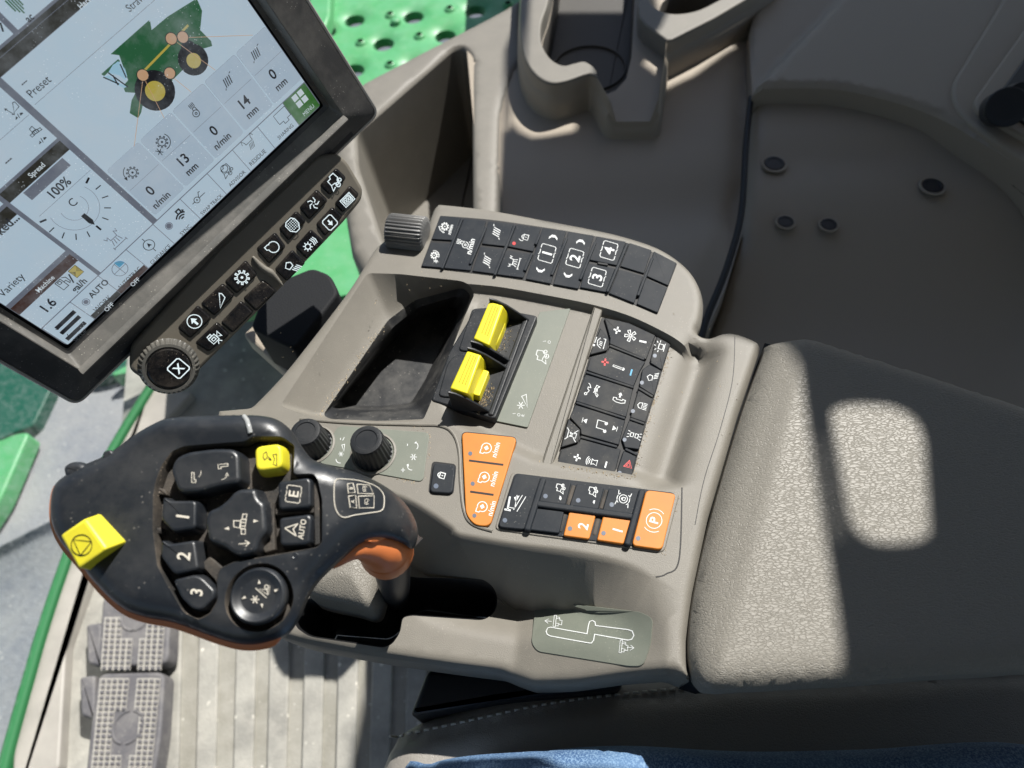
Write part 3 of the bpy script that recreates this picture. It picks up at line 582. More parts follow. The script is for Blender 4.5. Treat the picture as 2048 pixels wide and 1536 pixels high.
# thumb roller at the front
a, c = WP(778, 462, .004), WP(853, 470, .004); b = MB()
b.tube([a+(c-a)*t for t in (0, .02, .06, .94, .98, 1)], np.array([.010, .0125, .0135, .0135, .0125, .010]), 96, prof=lambda an, i: 1+(.05 if 0 < i < 5 else 0)*np.sin(an*30))
b.build('thumb_roller', [mat('roller_grey', (.12, .12, .12), .4, dust=(.3, (.35, .34, .31), 500))], con, angle=60)
# lever block ---------------------------------------------------------------------
BL = -.006; BT = .001
b = MB(); b.key(zb((1800, 425), (2052, 395), (1700, 1372), (1425, 1315)), BL-.002, BL+.0012, .0003, r=.001)
I1 = I['combine']; w_ = BL+.0013
for ic, x, y, s, an in ((I['combine'], 1820, 790, 14, 75), (I['reel'], 1645, 1190, 9, 0), (I['headertri'], 1675, 1150, 14, 80)): X, Y = zb((x, y))[0]; b.icon(ic, X, Y, s, an, w_, 1, lw=1.3)
for t, x, y in (('I', 1840, 665), ('O', 1878, 672), ('I', 1590, 1258), ('O', 1628, 1268), ('R', 1662, 1274)): X, Y = zb((x, y))[0]; b.text(t, X, Y, 6, -80 if t == 'I' else A1, w_, 1)
b.build('legend_plate', [M_plate, M_ink], con)
b = MB(); b.key(zb((1245, 395), (1400, 385), (1785, 455), (1435, 1305), (905, 1150), (1060, 745), (1210, 500)), BL-.02, BT, .0012, r=.003)
for q in (((1270, 400), (1440, 440), (1340, 760), (1130, 740), (1215, 490)), ((1110, 770), (1260, 800), (1130, 1130), (965, 1115), (1040, 850))):
    b.key(zb(*q), BT-.001, BT+.0011, .0009, r=.004)
for k in (0, 1): P, Q = zb(((1700, 500), (1400, 1245))[0], ((1700, 500), (1400, 1245))[1]); 
lv = b.build('lever_housing', [M_blk], con)
r1, r2 = zb((1690, 470), (1395, 1270)); ridge(lv, r1, r2, .004, BT-.001, BT+.0012, M_blk, 'rib')
def polyh(pts, faces, mt, name, par, bev=.0008):
    b = MB(); b.add([WP(x, y, z) for x, y, z in pts], faces, 0, True); return b.build(name, [mt], par, bevel=bev)
def lever(T, R_, hT, hR):
    (a, b_, c, d), (e, f) = zb(*T), zb(*R_)
    A, B, Cc, D = WP(*a, hT), WP(*b_, hT), WP(*c, hT), WP(*d, hT); E_, F_ = WP(*e, hR), WP(*f, hR)
    lo = lambda p, z: np.array([p[0], p[1], z])
    V = [A, B, Cc, D, E_, F_, lo(E_, BT), lo(F_, BT), lo(D, BT), lo(A, BT)]
    fs = [(0, 3, 2, 1), (1, 2, 5, 4), (4, 5, 7, 6), (0, 9, 8, 3), (0, 1, 4, 6, 9), (3, 8, 7, 5, 2), (6, 7, 8, 9)]
    m = MB(); m.add(V, fs, 0, True); o = m.build('lever', [M_yel2], con, bevel=.0012)
    for k in (.35, .55, .72):               # moulded grooves along the roller face
        p = A+(B-A)*k; q = D+(Cc-D)*k; g = MB(); g.tube([p+(q-p)*t for t in np.linspace(.08, .8, 6)], .00035, 6); g.build('groove', [mat('yellow_groove', (.45, .36, .01), .5)] if k == .35 and 'yg' not in I else [bpy.data.materials['yellow_groove']], o)
lever([(1385, 335), (1500, 372), (1385, 702), (1255, 642)], [(1542, 430), (1415, 738)], .020, .010)
lever([(1205, 740), (1320, 778), (1205, 1098), (1062, 1050)], [(1356, 820), (1238, 1132)], .020, .010)
b = MB(); b.key(zb((1338, 893), (1386, 912), (1305, 1115), (1250, 1096)), BT-.001, BT+.007, .0006, r=.0012); b.build('lever_foot', [M_yel2], con)
b = MB(); b.key(zb((1500, 505), (1520, 512), (1470, 640), (1440, 700), (1425, 690)), BT-.001, BT+.007, .0006, r=.0008); b.build('lever_foot', [M_yel2], con)
def fin(a, c, h):
    (ax, ay), (cx, cy) = zb(a, c); A = WP(ax, ay, h); C_ = WP(cx, cy, BT+.0005); d = nz((C_-A)*[1, 1, 0]); n = np.array([-d[1], d[0], 0])*.0008
    pr = [np.array([A[0], A[1], BT-.001]), A, A+(C_-A)*.18+[0, 0, .0022], A+(C_-A)*.45+[0, 0, .0032], A+(C_-A)*.8+[0, 0, .0016], C_, np.array([C_[0], C_[1], BT-.001])]
    V = [p+n for p in pr]+[p-n for p in pr]; k = len(pr)
    m = MB(); m.add(V, [tuple(range(k)), tuple(range(2*k-1, k-1, -1))]+[(i, k+i, k+(i+1) % k, (i+1) % k) for i in range(k)], 0, True); m.build('fin', [M_blk], con, bevel=.0004)
fin((1385, 312), (1712, 490), .023); fin((1232, 662), (1565, 828), .022); fin((1205, 715), (1540, 886), .022); fin((1048, 1078), (1392, 1240), .022)
# transport legend on the lower deck
z4 = Z(1000, 1100, 4.6545)
LF = Frame(hit(1190, 1268), hit(1290, 1285)-hit(1090, 1255), hit(1190, 1225)-hit(1190, 1305))
PL = rnd(ccw(np.array([hit(*p)[:2] for p in z4((310, 470), (400, 472), (1300, 578), (1420, 640), (1400, 880), (1330, 1080), (1200, 1082), (350, 945), (296, 870), (330, 520))])), .003)
b0 = MB(); b0.sheet(PL, lambda V: con_z(V)+.0007, .004, skirt=[(.0003, -.0004), (.0003, -.002)]); lpo = b0.build('legend_plate', [M_plate], con, angle=60)
b = MB(LF)
PT = z4((470, 720), (810, 780), (825, 690), (835, 660), (860, 650), (885, 665), (890, 700), (1190, 745), (1230, 760), (1245, 800), (1225, 832), (1190, 838), (880, 785), (872, 840), (850, 868), (820, 865), (470, 805), (440, 790), (430, 760), (445, 728))
b.stroke(LF.P(PT, .0007), .0006, .0007, 1, closed=True)
for x, y, fl in ((525, 660, -1), (1140, 895, 1)):
    X, Y = z4((x, y))[0]; b.icon([('L', [(-.5, -1.1), (-.1, -1.1), (-.1, 1.1), (-.5, 1.1)]), ('l', [(-.1, .5), (.6, .5), (.6, .25), (1, .25), (1, -.6), (.5, -.6), (.5, -.4), (-.1, -.4)]), ('l', [(-.1, .8), (.5, .8), (.5, .5)]), ('l', [(-.1, -.9), (.4, -.9), (.4, -.6)])], X, Y, 11, -6, .0007, 1, lw=1.1)
    X, Y = z4((x+(-75 if fl < 0 else 75), y+(0 if fl < 0 else 10)))[0]; b.icon([('l', [(-1, 0), (1, 0)]), ('l', [(0, .7), (1, 0), (0, -.7)])], X, Y, 7, -6 if fl > 0 else 174, .0007, 1, lw=1.1)
for V in b.v: V[:, 2] = con_z(V[:, :2])+.0010
b.build('lever_diagram', [M_ink, M_ink], lpo)
# boot under the joystick
b = MB(); P = ccw(G.P(spl([(600, 1172), (640, 1120), (690, 1085), (745, 1080), (752, 1120), (742, 1180), (728, 1206), (690, 1198)], 5), -.012))
b.sheet(P, lambda V: -.012-.010*(1-np.sqrt(np.clip(dist(V, P)/.014, 0, 1))), .002, skirt=[(.001, -.03)]); b.build('lever_boot', [M_boot], con, angle=60)

# ================================================================ armrest
arm_o = [(1538, 684), (1605, 687), (1680, 708), (1850, 762), (2048, 828), (2300, 915), (2330, 1300), (2048, 1341), (1850, 1354), (1700, 1366), (1500, 1377), (1424, 1380), (1400, 1367), (1386, 1335), (1381, 1280), (1391, 1184), (1425, 1031), (1484, 828), (1529, 704)]
AP = ccw(G.P(spl(arm_o, 4), .004)); cr = G.P([(1605, 700), (1530, 900), (1455, 1180), (1440, 1330)], .016)
def arm_z(V):
    d = dist(V, AP); r = .014; e = np.clip(r-d, 0, r); z = .016-.6*(r-np.sqrt(np.maximum(r*r-e*e, 0)))
    # facet sloping down to the front edge
    A_, B_ = cr[0], cr[-1]; n = nz(np.array([-(B_-A_)[1], (B_-A_)[0]])); s = (V-A_)@n
    s = s if (np.array([.3, .2])-A_)@n < 0 else -s
    z -= .42*np.maximum(s+.002, 0)*sst(s, -.004, .004); return z
at = thing('armrest', 'grey-brown grained vinyl armrest pad behind the keypads, striped by window shadows', 'armrest', (.2, .2, .0))
b = MB(); ex = np.vstack([inset(AP, k) for k in (.0006, .0018, .0036, .006, .009, .013)])
b.sheet(AP, arm_z, .005, extra=ex, skirt=[(.0008, -.006), (.0002, -.014), (-.004, -.032)]); b.build('pad', [M_leather], at, angle=60)
b = MB(); q = ccw(G.P([(1528, 690), (2300, 930), (2320, 1290), (1410, 1362), (1370, 1350), (1376, 1180)], -.02)); b.slab(q, -.06, -.016, .002); b.build('pad_base', [M_brk], at)

# ================================================================ joystick
jo = G.px(420, 1060, .11); JO = np.array([jo[0], jo[1], .11])
jn = nz((.10, -.22, .95)); ju = nz(np.cross([0, 1, 0], jn)); JF = Frame(JO, ju, np.cross(jn, ju))
joy = thing('joystick', 'big black multi-button joystick with yellow keys and an orange underside', 'joystick', tuple(WP(780, 1190, -.03)))
def drop(x): return -.034*np.clip((x-610)/220, 0, 1.2)**2
jol = spl([(92, 1000), (104, 962), (150, 930), (210, 902), (262, 868), (310, 843), (345, 832), (420, 828), (500, 827), (545, 833), (575, 853), (595, 885), (622, 914), (665, 928), (715, 943), (765, 967), (802, 996), (824, 1028), (832, 1060), (822, 1092), (800, 1082), (765, 1072), (725, 1078), (690, 1100), (652, 1133), (622, 1165), (603, 1198), (585, 1238), (560, 1270), (520, 1286), (478, 1289), (430, 1278), (340, 1246), (280, 1234), (235, 1217), (192, 1180), (150, 1130), (112, 1085), (94, 1045)], 5)
JP0 = np.array([JF.px(x, y, drop(x)-.004) for x, y in jol]); JP = ccw(JP0)
uA = JF.px(610, 1010, 0)[0]; uB = JF.px(830, 1060, -.034)[0]
def joy_z(V):
    d = dist(V, JP); r = .0115; e = np.clip(r-d, 0, r); z = -.9*(r-np.sqrt(np.maximum(r*r-e*e, 0)))
    z -= .034*np.clip((V[:, 0]-uA)/(uB-uA), 0, 1.2)**2
    z += .003*sst(V[:, 1], .035, .055)*sst(-V[:, 0], -.05, -.02)
    return z
z5 = Z(300, 860, 5.69)
pit = rnd(ccw(JF.P([(310, 965), (323, 930), (344, 902), (370, 892), (490, 883), (507, 874), (563, 872), (585, 886), (588, 948), (627, 946), (636, 960), (644, 1000), (643, 1085), (632, 1096), (520, 1116), (470, 1124), (440, 1138), (434, 1160), (436, 1200), (420, 1228), (395, 1240), (365, 1225), (331, 1164), (314, 1131), (305, 1060), (306, 993)], 0)), .0015, 3)
cc = JF.px(517, 1194, 0); an = np.linspace(0, 2*math.pi, 49)[:-1]; rp = np.linalg.norm(JF.px(584, 1194, 0)-cc); pit2 = np.column_stack([cc[0]+rp*np.cos(an), cc[1]+rp*np.sin(an)])
b = MB(JF); ex = np.vstack([inset(JP, k) for k in (.0003, .0011, .0024, .0042, .0065, .0090, .0112)])
b.sheet(JP, joy_z, .0028, holes=[pit, pit2], extra=ex, skirt=[(.0, -.006), (-.0012, -.010)])
b.well(pit, joy_z, .0075, m=1, rim=.0008); b.well(pit2, joy_z, .008, m=1, rim=.0008)
shell = b.build('shell', [M_joy, M_pit], joy, angle=50)
# orange under-layer and black underside follow the same outline
def ring(off, dz):
    d0 = np.roll(JP, -1, 0)-np.roll(JP, 1, 0); nn = np.stack([d0[:, 1], -d0[:, 0]], 1); nn /= np.linalg.norm(nn, axis=1)[:, None]
    f = sst(nn@nz((-.75, -.66)), -.1, .45)*(1-sst(JP[:, 0], uB-.02, uB-.005)) if off < 0 else np.ones(len(JP)); off_ = np.where(off < 0, off*f+.004*(1-f), off)[:, None]
    q = JP-(inset(JP, -1.)-JP)*off_ if off < 0 else inset(JP, off); return np.column_stack([q, joy_z(inset(JP, .004))+dz])
b = MB(JF); b.loops([ring(-.0018, -.0125), ring(-.0026, -.0102), ring(-.0020, -.0082), ring(.002, -.0072)], 0, cap1=False); b.build('orange_rim', [M_oran], joy, angle=60)
b = MB(JF); L = [np.column_stack([inset(JP, .010), joy_z(inset(JP, .010))-.034]), ring(.004, -.026), ring(.0006, -.0135)]; b.loops(L, 0, cap1=False, cap0=True); b.build('underside', [M_joy], joy, angle=60)
# palm grip and stalk
b = MB(); path = [WP(660, 1128, .078), WP(705, 1095, .078), WP(742, 1088, .068), WP(768, 1094, .056), WP(774, 1106, .042), WP(774, 1114, .032)]
path = spl(path, 5, False); rr = np.interp(np.linspace(0, 1, len(path)), [0, .25, .5, .75, .93, 1], [.003, .007, .0125, .0145, .0130, .008]); b.tube(path, rr, 24); b.build('palm_grip', [M_oran], joy, angle=80)
b = MB(); path = spl([WP(783, 1112, .045), WP(786, 1150, .01), WP(790, 1175, -.03), WP(792, 1200, -.10)], 6, False); b.tube(path, np.linspace(.0105, .0085, len(path)), 24); b.build('stalk', [M_blk], joy)
# buttons
def jkey(pts, w1, mt=M_joy, r=.002, bev=.0012, ink=None, w0=-.008, name='button', taper=.0012):
    b = MB(JF); b.key(pts, w0, w1, bev, r=r, taper=taper)
    for op in ink or []:
        if op[0] == 't': b.text(op[1], op[2], op[3], op[4], op[5], w1+.0001, 1, bold=True)
        else: b.icon(op[1], op[2], op[3], op[4], op[5], w1+.0001, 1, lw=op[6] if len(op) > 6 else 1.6)
    return b.build(name, [mt, M_black if mt == M_yel else M_inkc], joy)
jkey([(340, 940), (350, 915), (375, 903), (430, 896), (466, 897), (479, 908), (481, 958), (474, 966), (440, 971), (398, 983), (356, 985)], .0035, r=.003, bev=.002, ink=[('i', I['shovel1'], 386, 955, 11, 0, 1.4), ('i', [('a', 0, 0, 1, -60, 20)], 392, 945, 10, 0, 1.2), ('i', I['shovel1'], 446, 931, 11, -83, 1.4), ('i', [('a', 0, 0, 1, 270, 350), ('l', [(.7, -.3), (1, .2), (1.3, -.4)])], 443, 948, 11, 0, 1.2)])
jkey([(509, 893), (563, 886), (565, 936), (511, 943)], .002, M_yel, r=.0035, bev=.0014, ink=[('i', I['scrap'], 540, 917, 15, 0, 1.6)])
jkey([(326, 992), (340, 1001), (393, 1001), (392, 1056), (345, 1063), (322, 1040)], .0025, ink=[('t', '1', 365, 1033, 26, 82)])
jkey([(322, 1078), (338, 1088), (390, 1080), (398, 1138), (348, 1149), (320, 1112)], .0025, ink=[('t', '2', 367, 1112, 26, 82)])
jkey([(345, 1160), (388, 1149), (404, 1154), (430, 1180), (428, 1196), (403, 1220), (385, 1218), (362, 1196)], .0025, ink=[('t', '3', 393, 1184, 24, 80)])
jkey([(556, 963), (616, 955), (622, 962), (622, 1010), (616, 1015), (557, 1019)], .001, ink=[('i', boxed('E'), 587, 988, 17, 82, 1.6)])
jkey([(558, 1036), (618, 1028), (624, 1036), (620, 1084), (612, 1089), (560, 1091)], .001, ink=[('t', 'AUTO', 604, 1058, 11, 80), ('i', [('l', [(-.9, -.9), (0, .9)]), ('l', [(.9, -.9), (0, .9)]), ('l', [(-.9, -.9), (0, -.3), (.9, -.9)])], 582, 1058, 14, 82, 2.2)])
jkey([(412, 1028), (420, 1019), (436, 1013), (456, 997), (464, 986), (478, 977), (512, 976), (517, 996), (530, 1006), (534, 1062), (518, 1080), (512, 1104), (478, 1112), (460, 1104), (449, 1094), (416, 1082), (409, 1050)], .004, r=.002, bev=.0022, ink=[('i', I['header'], 486, 1048, 20, 88, 1.8), ('i', I['arrow'], 488, 1087, 12, -84, 1.8), ('i', I['tri'], 453, 1057, 6.5, 92), ('i', I['tri'], 512, 1042, 6.5, -88)])
b = MB(JF); c0 = JF.px(514, 1191, .003); rk = np.linalg.norm(JF.px(571, 1191, .003)-c0)
def circ(r, w, n=64): a = np.linspace(0, 2*math.pi, n, endpoint=False); return np.column_stack([c0[0]+r*np.cos(a), c0[1]+r*np.sin(a), np.full(n, w)])
b.loops([circ(rk*.9, -.009), circ(rk, -.001), circ(rk*.99, .001), circ(rk*.95, .0025), circ(rk*.88, .003), circ(rk*.8, .0026), circ(rk*.72, .0018), circ(rk*.6, .0014)], 0)
b.icon(I['reel'], 510, 1199, 10, 0, .0016, 1, lw=2.2); b.icon([('l', [(-1, .9), (1, -.9)]), ('L', [(-.4, .7), (1.2, -.3), (1.1, .6)]), ('c', 1, 1.1, .35)], 522, 1186, 11, 0, .0016, 1, lw=1.7); b.text('n/min', 537, 1180, 6, 82, .0016, 1)
for x, y, a_ in ((487, 1196, 120), (553, 1180, -60), (524, 1212, 190), (518, 1163, 10)): b.icon(I['tri'], x, y, 5.5, a_, .0022, 1)
b.build('hat_switch', [M_joy, M_inkc], joy, angle=50)
# faceted yellow stop key
def jp(x, y, h): q = JF.px(x, y, h); return JF.w(q[0], q[1], h)
b = MB(JF); T_ = [(119, 1070, .0075), (170, 1037, .0105), (213, 1098, .0105), (157, 1139, .0065)]; O_ = [(196, 1025, .0015), (251, 1084, .0015)]
V = [jp(*p) for p in T_+O_]; base = [jp(p[0], p[1], p[2])-JF.N*(p[2]+.003) for p in T_+O_]
fs = [(0, 3, 2, 1), (1, 2, 5, 4), (2, 3, 5), (0, 1, 4, 10, 6), (4, 5, 11, 10), (5, 3, 9, 11), (0, 6, 9, 3)]
b.add(V+base, fs, 0, True)
o = b.build('stop_key', [M_yel], joy, bevel=.0014)
TF = Frame(V[0], V[1]-V[0], V[0]-V[3]); 
if TF.N@JF.N < 0: TF = Frame(V[0], V[0]-V[1], V[0]-V[3])
b = MB(TF); b.icon(I['stop'], 163, 1090, 22, 0, .0004, 0, lw=1.7); b.build('stop_symbol', [M_black], o)
for q in ([(306, 972), (330, 978), (334, 990), (308, 988)], [(306, 1054), (324, 1056), (325, 1068), (307, 1066)], [(312, 1132), (330, 1140), (338, 1160), (322, 1160)], [(400, 1130), (420, 1112), (446, 1135), (436, 1180), (428, 1160)], [(538, 1008), (548, 1004), (550, 1100), (530, 1106), (524, 1096), (540, 1082)], [(626, 960), (638, 966), (640, 1088), (628, 1092)], [(550, 1018), (630, 1014), (630, 1026), (550, 1030)]):
    b = MB(JF); b.key(q, -.0085, -.0035, .0006, r=.0006); b.build('key_frame', [M_pit], joy)
b = MB(JF); c_s = JF.px(590, 1112, 0); b.loops([np.column_stack([c_s[0]+q*np.cos(a), c_s[1]+q*np.sin(a), joy_z(np.column_stack([c_s[0]+q*np.cos(a), c_s[1]+q*np.sin(a)]))+dz]) for a in [np.linspace(0, 2*math.pi, 20, endpoint=False)] for q, dz in ((.0015, .0001), (.0012, .0003), (.0008, .0001))], 0); b.build('moulding_mark', [M_joy], joy)
# map of the rear buttons printed on the neck
b = MB(JF)
def nk(pts, closed=True, wd=.00028):
    q = np.array([JF.px(x, y, float(drop(x))*.9) for x, y in pts]); z = joy_z(q)+.0003
    V3 = JF.O+q[:, :1]*JF.U+q[:, 1:2]*JF.V+z[:, None]*JF.N
    if closed: V3 = np.vstack([V3, V3[:1]])
    b.tube(V3, wd, 5)
zk = Z(440, 800, 4.655)
nk(spl(zk((1065, 790), (1080, 745), (1120, 732), (1300, 745), (1440, 790), (1510, 860), (1525, 950), (1500, 1025), (1380, 1050), (1250, 1070), (1160, 1092), (1100, 1060), (1065, 960)), 5))
for q in ([(1185, 780), (1235, 770), (1258, 860), (1195, 868)], [(1270, 780), (1385, 785), (1425, 870), (1285, 870)], [(1195, 895), (1262, 888), (1270, 1005), (1210, 1000)], [(1285, 895), (1432, 890), (1430, 1000), (1295, 1005)]): nk(zk(*q), wd=.0003)
b.build('button_map', [M_inkc], joy)
for t, x, y in (('B', 1222, 822), ('(D)', 1340, 825), ('A', 1235, 945), ('(C)', 1360, 945)):
    X, Y = zk((x, y))[0]; q = JF.px(X, Y, float(drop(X))*.9); hh = float(joy_z(np.array([q]))[0])+.0006; b = MB(JF); b.text(t, X, Y, 7, 82, hh, 0, bold=True); b.build('button_letter', [M_inkc], joy)
b = MB(JF); b.key([(128, 958), (122, 932), (142, 920), (166, 922), (184, 945), (160, 965)], -.018, -.003, .003, r=.003); b.build('trigger', [M_joy], joy)
b = MB(JF); b.key([(203, 915), (206, 903), (220, 898), (230, 908), (220, 925)], -.012, -.003, .001, r=.001); b.build('trigger', [M_joy], joy)
b = MB(JF); pts = [(487, 832), (495, 842), (500, 855), (503, 868)]
q = np.array([JF.px(x, y, 0) for x, y in pts]); V3 = [JF.w(p[0], p[1], float(joy_z(np.array([p]))[0])+.0001) for p in q]; b.tube(spl(V3, 5, False), .0012, 10); b.build('status_light', [mat('clear_lens', (.35, .36, .36), .15)], joy, angle=70)

# ================================================================ display
V1 = CM@nz((576, -952, -1479)); V2 = CM@nz((6376, 6968, -1479)); r_ = ray(155, 805)
DF = Frame(CP+r_/F*.48, V2, -V1)
dis = thing('display_screen', 'dusty touchscreen display showing a green harvester in a thick black frame', 'display', tuple(DF.w(.14, .1, -.02)))
def R4(u0, v0, u1, v1): return np.array([(u0, v0), (u1, v0), (u1, v1), (u0, v1)])
SU0, SU1, SV0, SV1 = .0265, .2500, .0312, .200
b = MB(DF)
outer = rnd(R4(-.001, -.001, .2800, .232), .006, 6); 
b.loops([lp(outer, -.030), lp(inset(outer, -.002), -.012)], 0, cap0=True, cap1=False); b.build('housing', [M_brk], dis)
b = MB(DF); b.loops([lp(inset(outer, -.0018), -.012), lp(inset(outer, -.0018), -.0012), lp(inset(outer, -.0010), -.0004), lp(inset(outer, .0004), -.0004), lp(inset(outer, .0006), -.002)], 0, cap1=False); b.build('edge_trim', [M_trim], dis)
# front frame: loops from the edge inwards to the glass, then the frame's inner slope
n_ = 6
o1 = rnd(R4(-.0004, -.0004, .2794, .2314), .006, n_); o2 = rnd(R4(.0195, .0185, .2570, .213), .003, n_); o3 = rnd(R4(.0222, .0265, .2545, .208), .003, n_); o4 = rnd(R4(.0245, .0293, .2515, .2030), .002, n_)
b = MB(DF); b.loops([lp(o1, -.001), lp(inset(o1, .0006), 0), lp(o2, .0055)], 0, cap1=False); b.loops([lp(o2, .0055), lp(inset(o2, .0006), .0053), lp(o3, -.0022)], 1, cap1=False); b.loops([lp(o3, -.0022), lp(o4, -.0035)], 0, cap1=False)
b.build('bezel', [M_bez, M_bezl], dis, angle=20)
# bottom ledge: a raised ridge over a black strip
b = MB(DF); sec = [(.0200, .0050), (.0192, .0088), (.0180, .0098), (.0168, .0090), (.0160, .0010)]
L = [np.array([(u, v, w) for v, w in sec]) for u in (.0195, .0200, .2560, .2565)]
V = b.loc(np.concatenate(L)); k = len(sec); b.add(V, [(i*k+j, (i+1)*k+j, (i+1)*k+j+1, i*k+j+1) for i in range(3) for j in range(k-1)]+[tuple(range(k)), tuple(range(4*k-1, 3*k-1, -1))], 0, True)
b.build('ledge', [M_bezl], dis, angle=50)
b = MB(DF); b.slab(rnd(R4(.0196, .0008, .2562, .0160), .0008), .0001, .0013, .0005); b.build('ledge_shade', [mat('deep_black', (.006, .007, .012), .35)], dis)  # flat strip whose black stands in for the shadow below the ledge
# screen content
def smat(n, c, e=.7): return mat(n, c, .35, emit=e, dust=(.38, (.46, .50, .54), 560))
S_bg = smat('screen_pale', (.38, .48, .56), .58); S_line = smat('screen_grey', (.17, .19, .24), .35); S_hd = smat('screen_header', (.035, .033, .025), .3)
S_ink = smat('screen_ink', (.012, .013, .02), .2); S_grn = smat('screen_green', (.02, .115, .045), .4); S_men = smat('screen_menu', (.03, .13, .02), .5); S_yel = smat('screen_yellow', (.42, .34, .06), .5)
S_tan = smat('screen_tan', (.50, .30, .17), .5); S_wh = smat('screen_white', (.55, .62, .66), .5); S_tile = smat('screen_tile', (.32, .40, .48), .58); S_blu = smat('screen_blue', (.05, .28, .45), .5); S_br = smat('screen_brown', (.07, .03, .02), .3); S_gl = smat('screen_glass', (.3, .5, .62), .5)
S = [S_bg, S_line, S_hd, S_ink, S_grn, S_men, S_yel, S_tan, S_wh, S_tile, S_blu, S_br, S_gl]
BG, LN, HD, IK, GR, MN, YE, TN, WH, TI, BU, BR, GLS = range(13)
b = MB(DF); b.fill(rnd(R4(SU0, SV0, SU1, .203), .003), -.0030, LN); w = -.0030
def rect(u0, v0, u1, v1, m, dw, r=0):
    P = R4(u0, v0, u1, v1); b.fill(rnd(P, r) if r else P, w+dw, m)
def loc(x, y): return DF.px(x, y, w)
TB = .0507
rect(.1210, TB, SU1-.0003, .1588, BG, .0001); rect(.1190, .1590, SU1, .1650, HD, .0001); rect(.1190, .1653, SU1, .1676, HD, .00008)
tabs = [loc(*p)[0] for p in ((145, 607), (240, 518), (306, 450), (358, 397), (413, 346), (464, 300), (513, 250), (563, 200))]
u_ = [SU0+.0008]+[loc(*p)[0] for p in ((143, 606), (197, 553), (253, 500), (307, 452), (360, 398), (413, 347), (463, 297), (512, 253), (566, 203))]
tu = [SU0+.0005, loc(143, 606)[0], loc(198, 553)[0], loc(253, 500)[0], loc(307, 452)[0]]
xs = [SU0+.0005]+[loc(*p)[0] for p in ((164, 630), (217, 583), (273, 530), (326, 473), (382, 420), (436, 367), (493, 315), (553, 262))]+[SU1-.0005]
xs = np.linspace(SU0+.0005, SU1-.0005, 10); xs = [SU0+.0005, loc(143, 606)[0], loc(198, 553)[0], loc(253, 500)[0], loc(360, 398)[0], loc(413, 346)[0], loc(462, 297)[0], loc(512, 250)[0], loc(562, 202)[0], SU1-.0005]
xs[4:4] = [loc(307, 450)[0]]
xs = sorted(xs)
for i in range(len(xs)-1):
    last = i == len(xs)-2; rect(xs[i]+.0002, SV0+.0004, xs[i+1]-.0002, TB-.0006, MN if last else BG, .0001, .0008 if i in (0, len(xs)-2) else 0)
names = ['SETUP', 'WORK', 'AUTOTRAC', 'GUIDANCE', 'SYNC', 'SWAP TRACK', 'ADVISOR', 'RESIDUE', 'SHARING', 'MENU']
def T(t, x, y, s, m=IK, bold=False, sx=.92): b.text(t, x, y, s, 0, w+.0004, m, bold, True, sx)
def IC(ops, x, y, s, m=IK, lw=1.4): b.icon(ops, x, y, s, 0, w+.0004, m, lw, True)
for t, (x, y), sz in zip(names, ((160, 671), (205, 607), (259, 556), (321, 509), (371, 460), (423, 409), (474, 357), (515, 315), (571, 263), (617, 220)), (9, 10.5, 9.5, 8.8, 8, 7.8, 7.8, 8.6, 7.4, 8)):
    T(t, x, y, sz, WH if t == 'MENU' else IK, sx=.8 if len(t) > 7 else .9)
T('AUTO', 197, 577, 12.5, bold=True); IC([('d', 0, 0, .7), ('c', 0, 0, 1)], 172, 604, 7, LN)
u0_, u1_ = loc(187, 644)[0], loc(300, 541)[0]
rect(xs[1]+.0003, SV0+.0004, xs[2]-.0003, SV0+.0040, HD, .0002); rect(xs[2]-.0002, SV0+.0004, xs[3]-.0003, SV0+.0042, BR, .0002)
T('OFF', 218, 614, 9, WH, True); T('OFF', 270, 564, 9, WH, True)
for k, (x, y) in enumerate(((133, 637), (143, 647), (154, 659))): b.fill([DF.px(x, y, w)+np.array([a*.0075-.001, c*.0013]) for a, c in ((-1, -1), (1, -1), (1, 1), (-1, 1))], w+.0004, IK)
for x, y in ((114, 657), (124, 665), (135, 673)): IC([('l', [(-.8, .1), (-.1, -.7), (.9, .9)])], x, y, 4.5)
IC([('c', 0, 0, 1), ('l', [(-1, 0), (1, 0)]), ('l', [(0, -1), (0, 1)])], 240, 538, 15, LN, 1.2); IC([('f', [(0, 0)]+[(math.cos(a), math.sin(a)) for a in np.radians(np.linspace(0, 90, 9))])], 239, 535, 14, BU)
IC([('c', 0, 0, 1), ('f', [(0, .5), (.4, -.4), (0, -.2), (-.4, -.4)]), ('l', [(0, 1), (0, 1.7)]), ('l', [(0, -1), (0, -1.7)])], 298, 490, 11)
IC([('c', 0, 0, 1), ('f', [(0, .5), (.4, -.4), (0, -.2), (-.4, -.4)]), ('l', [(-1, 0), (-2, 0)]), ('l', [(1, 0), (3.6, 0)]), ('l', [(1, .3), (2, 1.7), (2.6, 1.5)])], 394, 400, 6)
IC([('a', 0, -.2, r, 40, 140) for r in (.3, .7, 1.1)]+[('L', [(-.1, .9), (.5, .9), (.5, 1.5), (-.1, 1.5)]), ('f', [(.6, .6), (1, .9), (.7, 1.2)])], 366, 436, 13, IK, 3); IC([('d', 0, 0, .8), ('c', 0, 0, 1)], 338, 452, 7, LN)
IC([('c', 0, .5, .55)]+I['combine'], 453, 342, 13, IK, 1.3)
IC([('l', [(-1.2, .2), (-1, .8), (-.7, .2), (-.7, -.1), (.6, -.1), (.6, .4), (.9, .9), (1.1, .4)])]+[('l', [(-.2+.25*k, -.3), (-.6+.25*k, -1.2)]) for k in range(4)], 498, 283, 13, IK, 1.1)
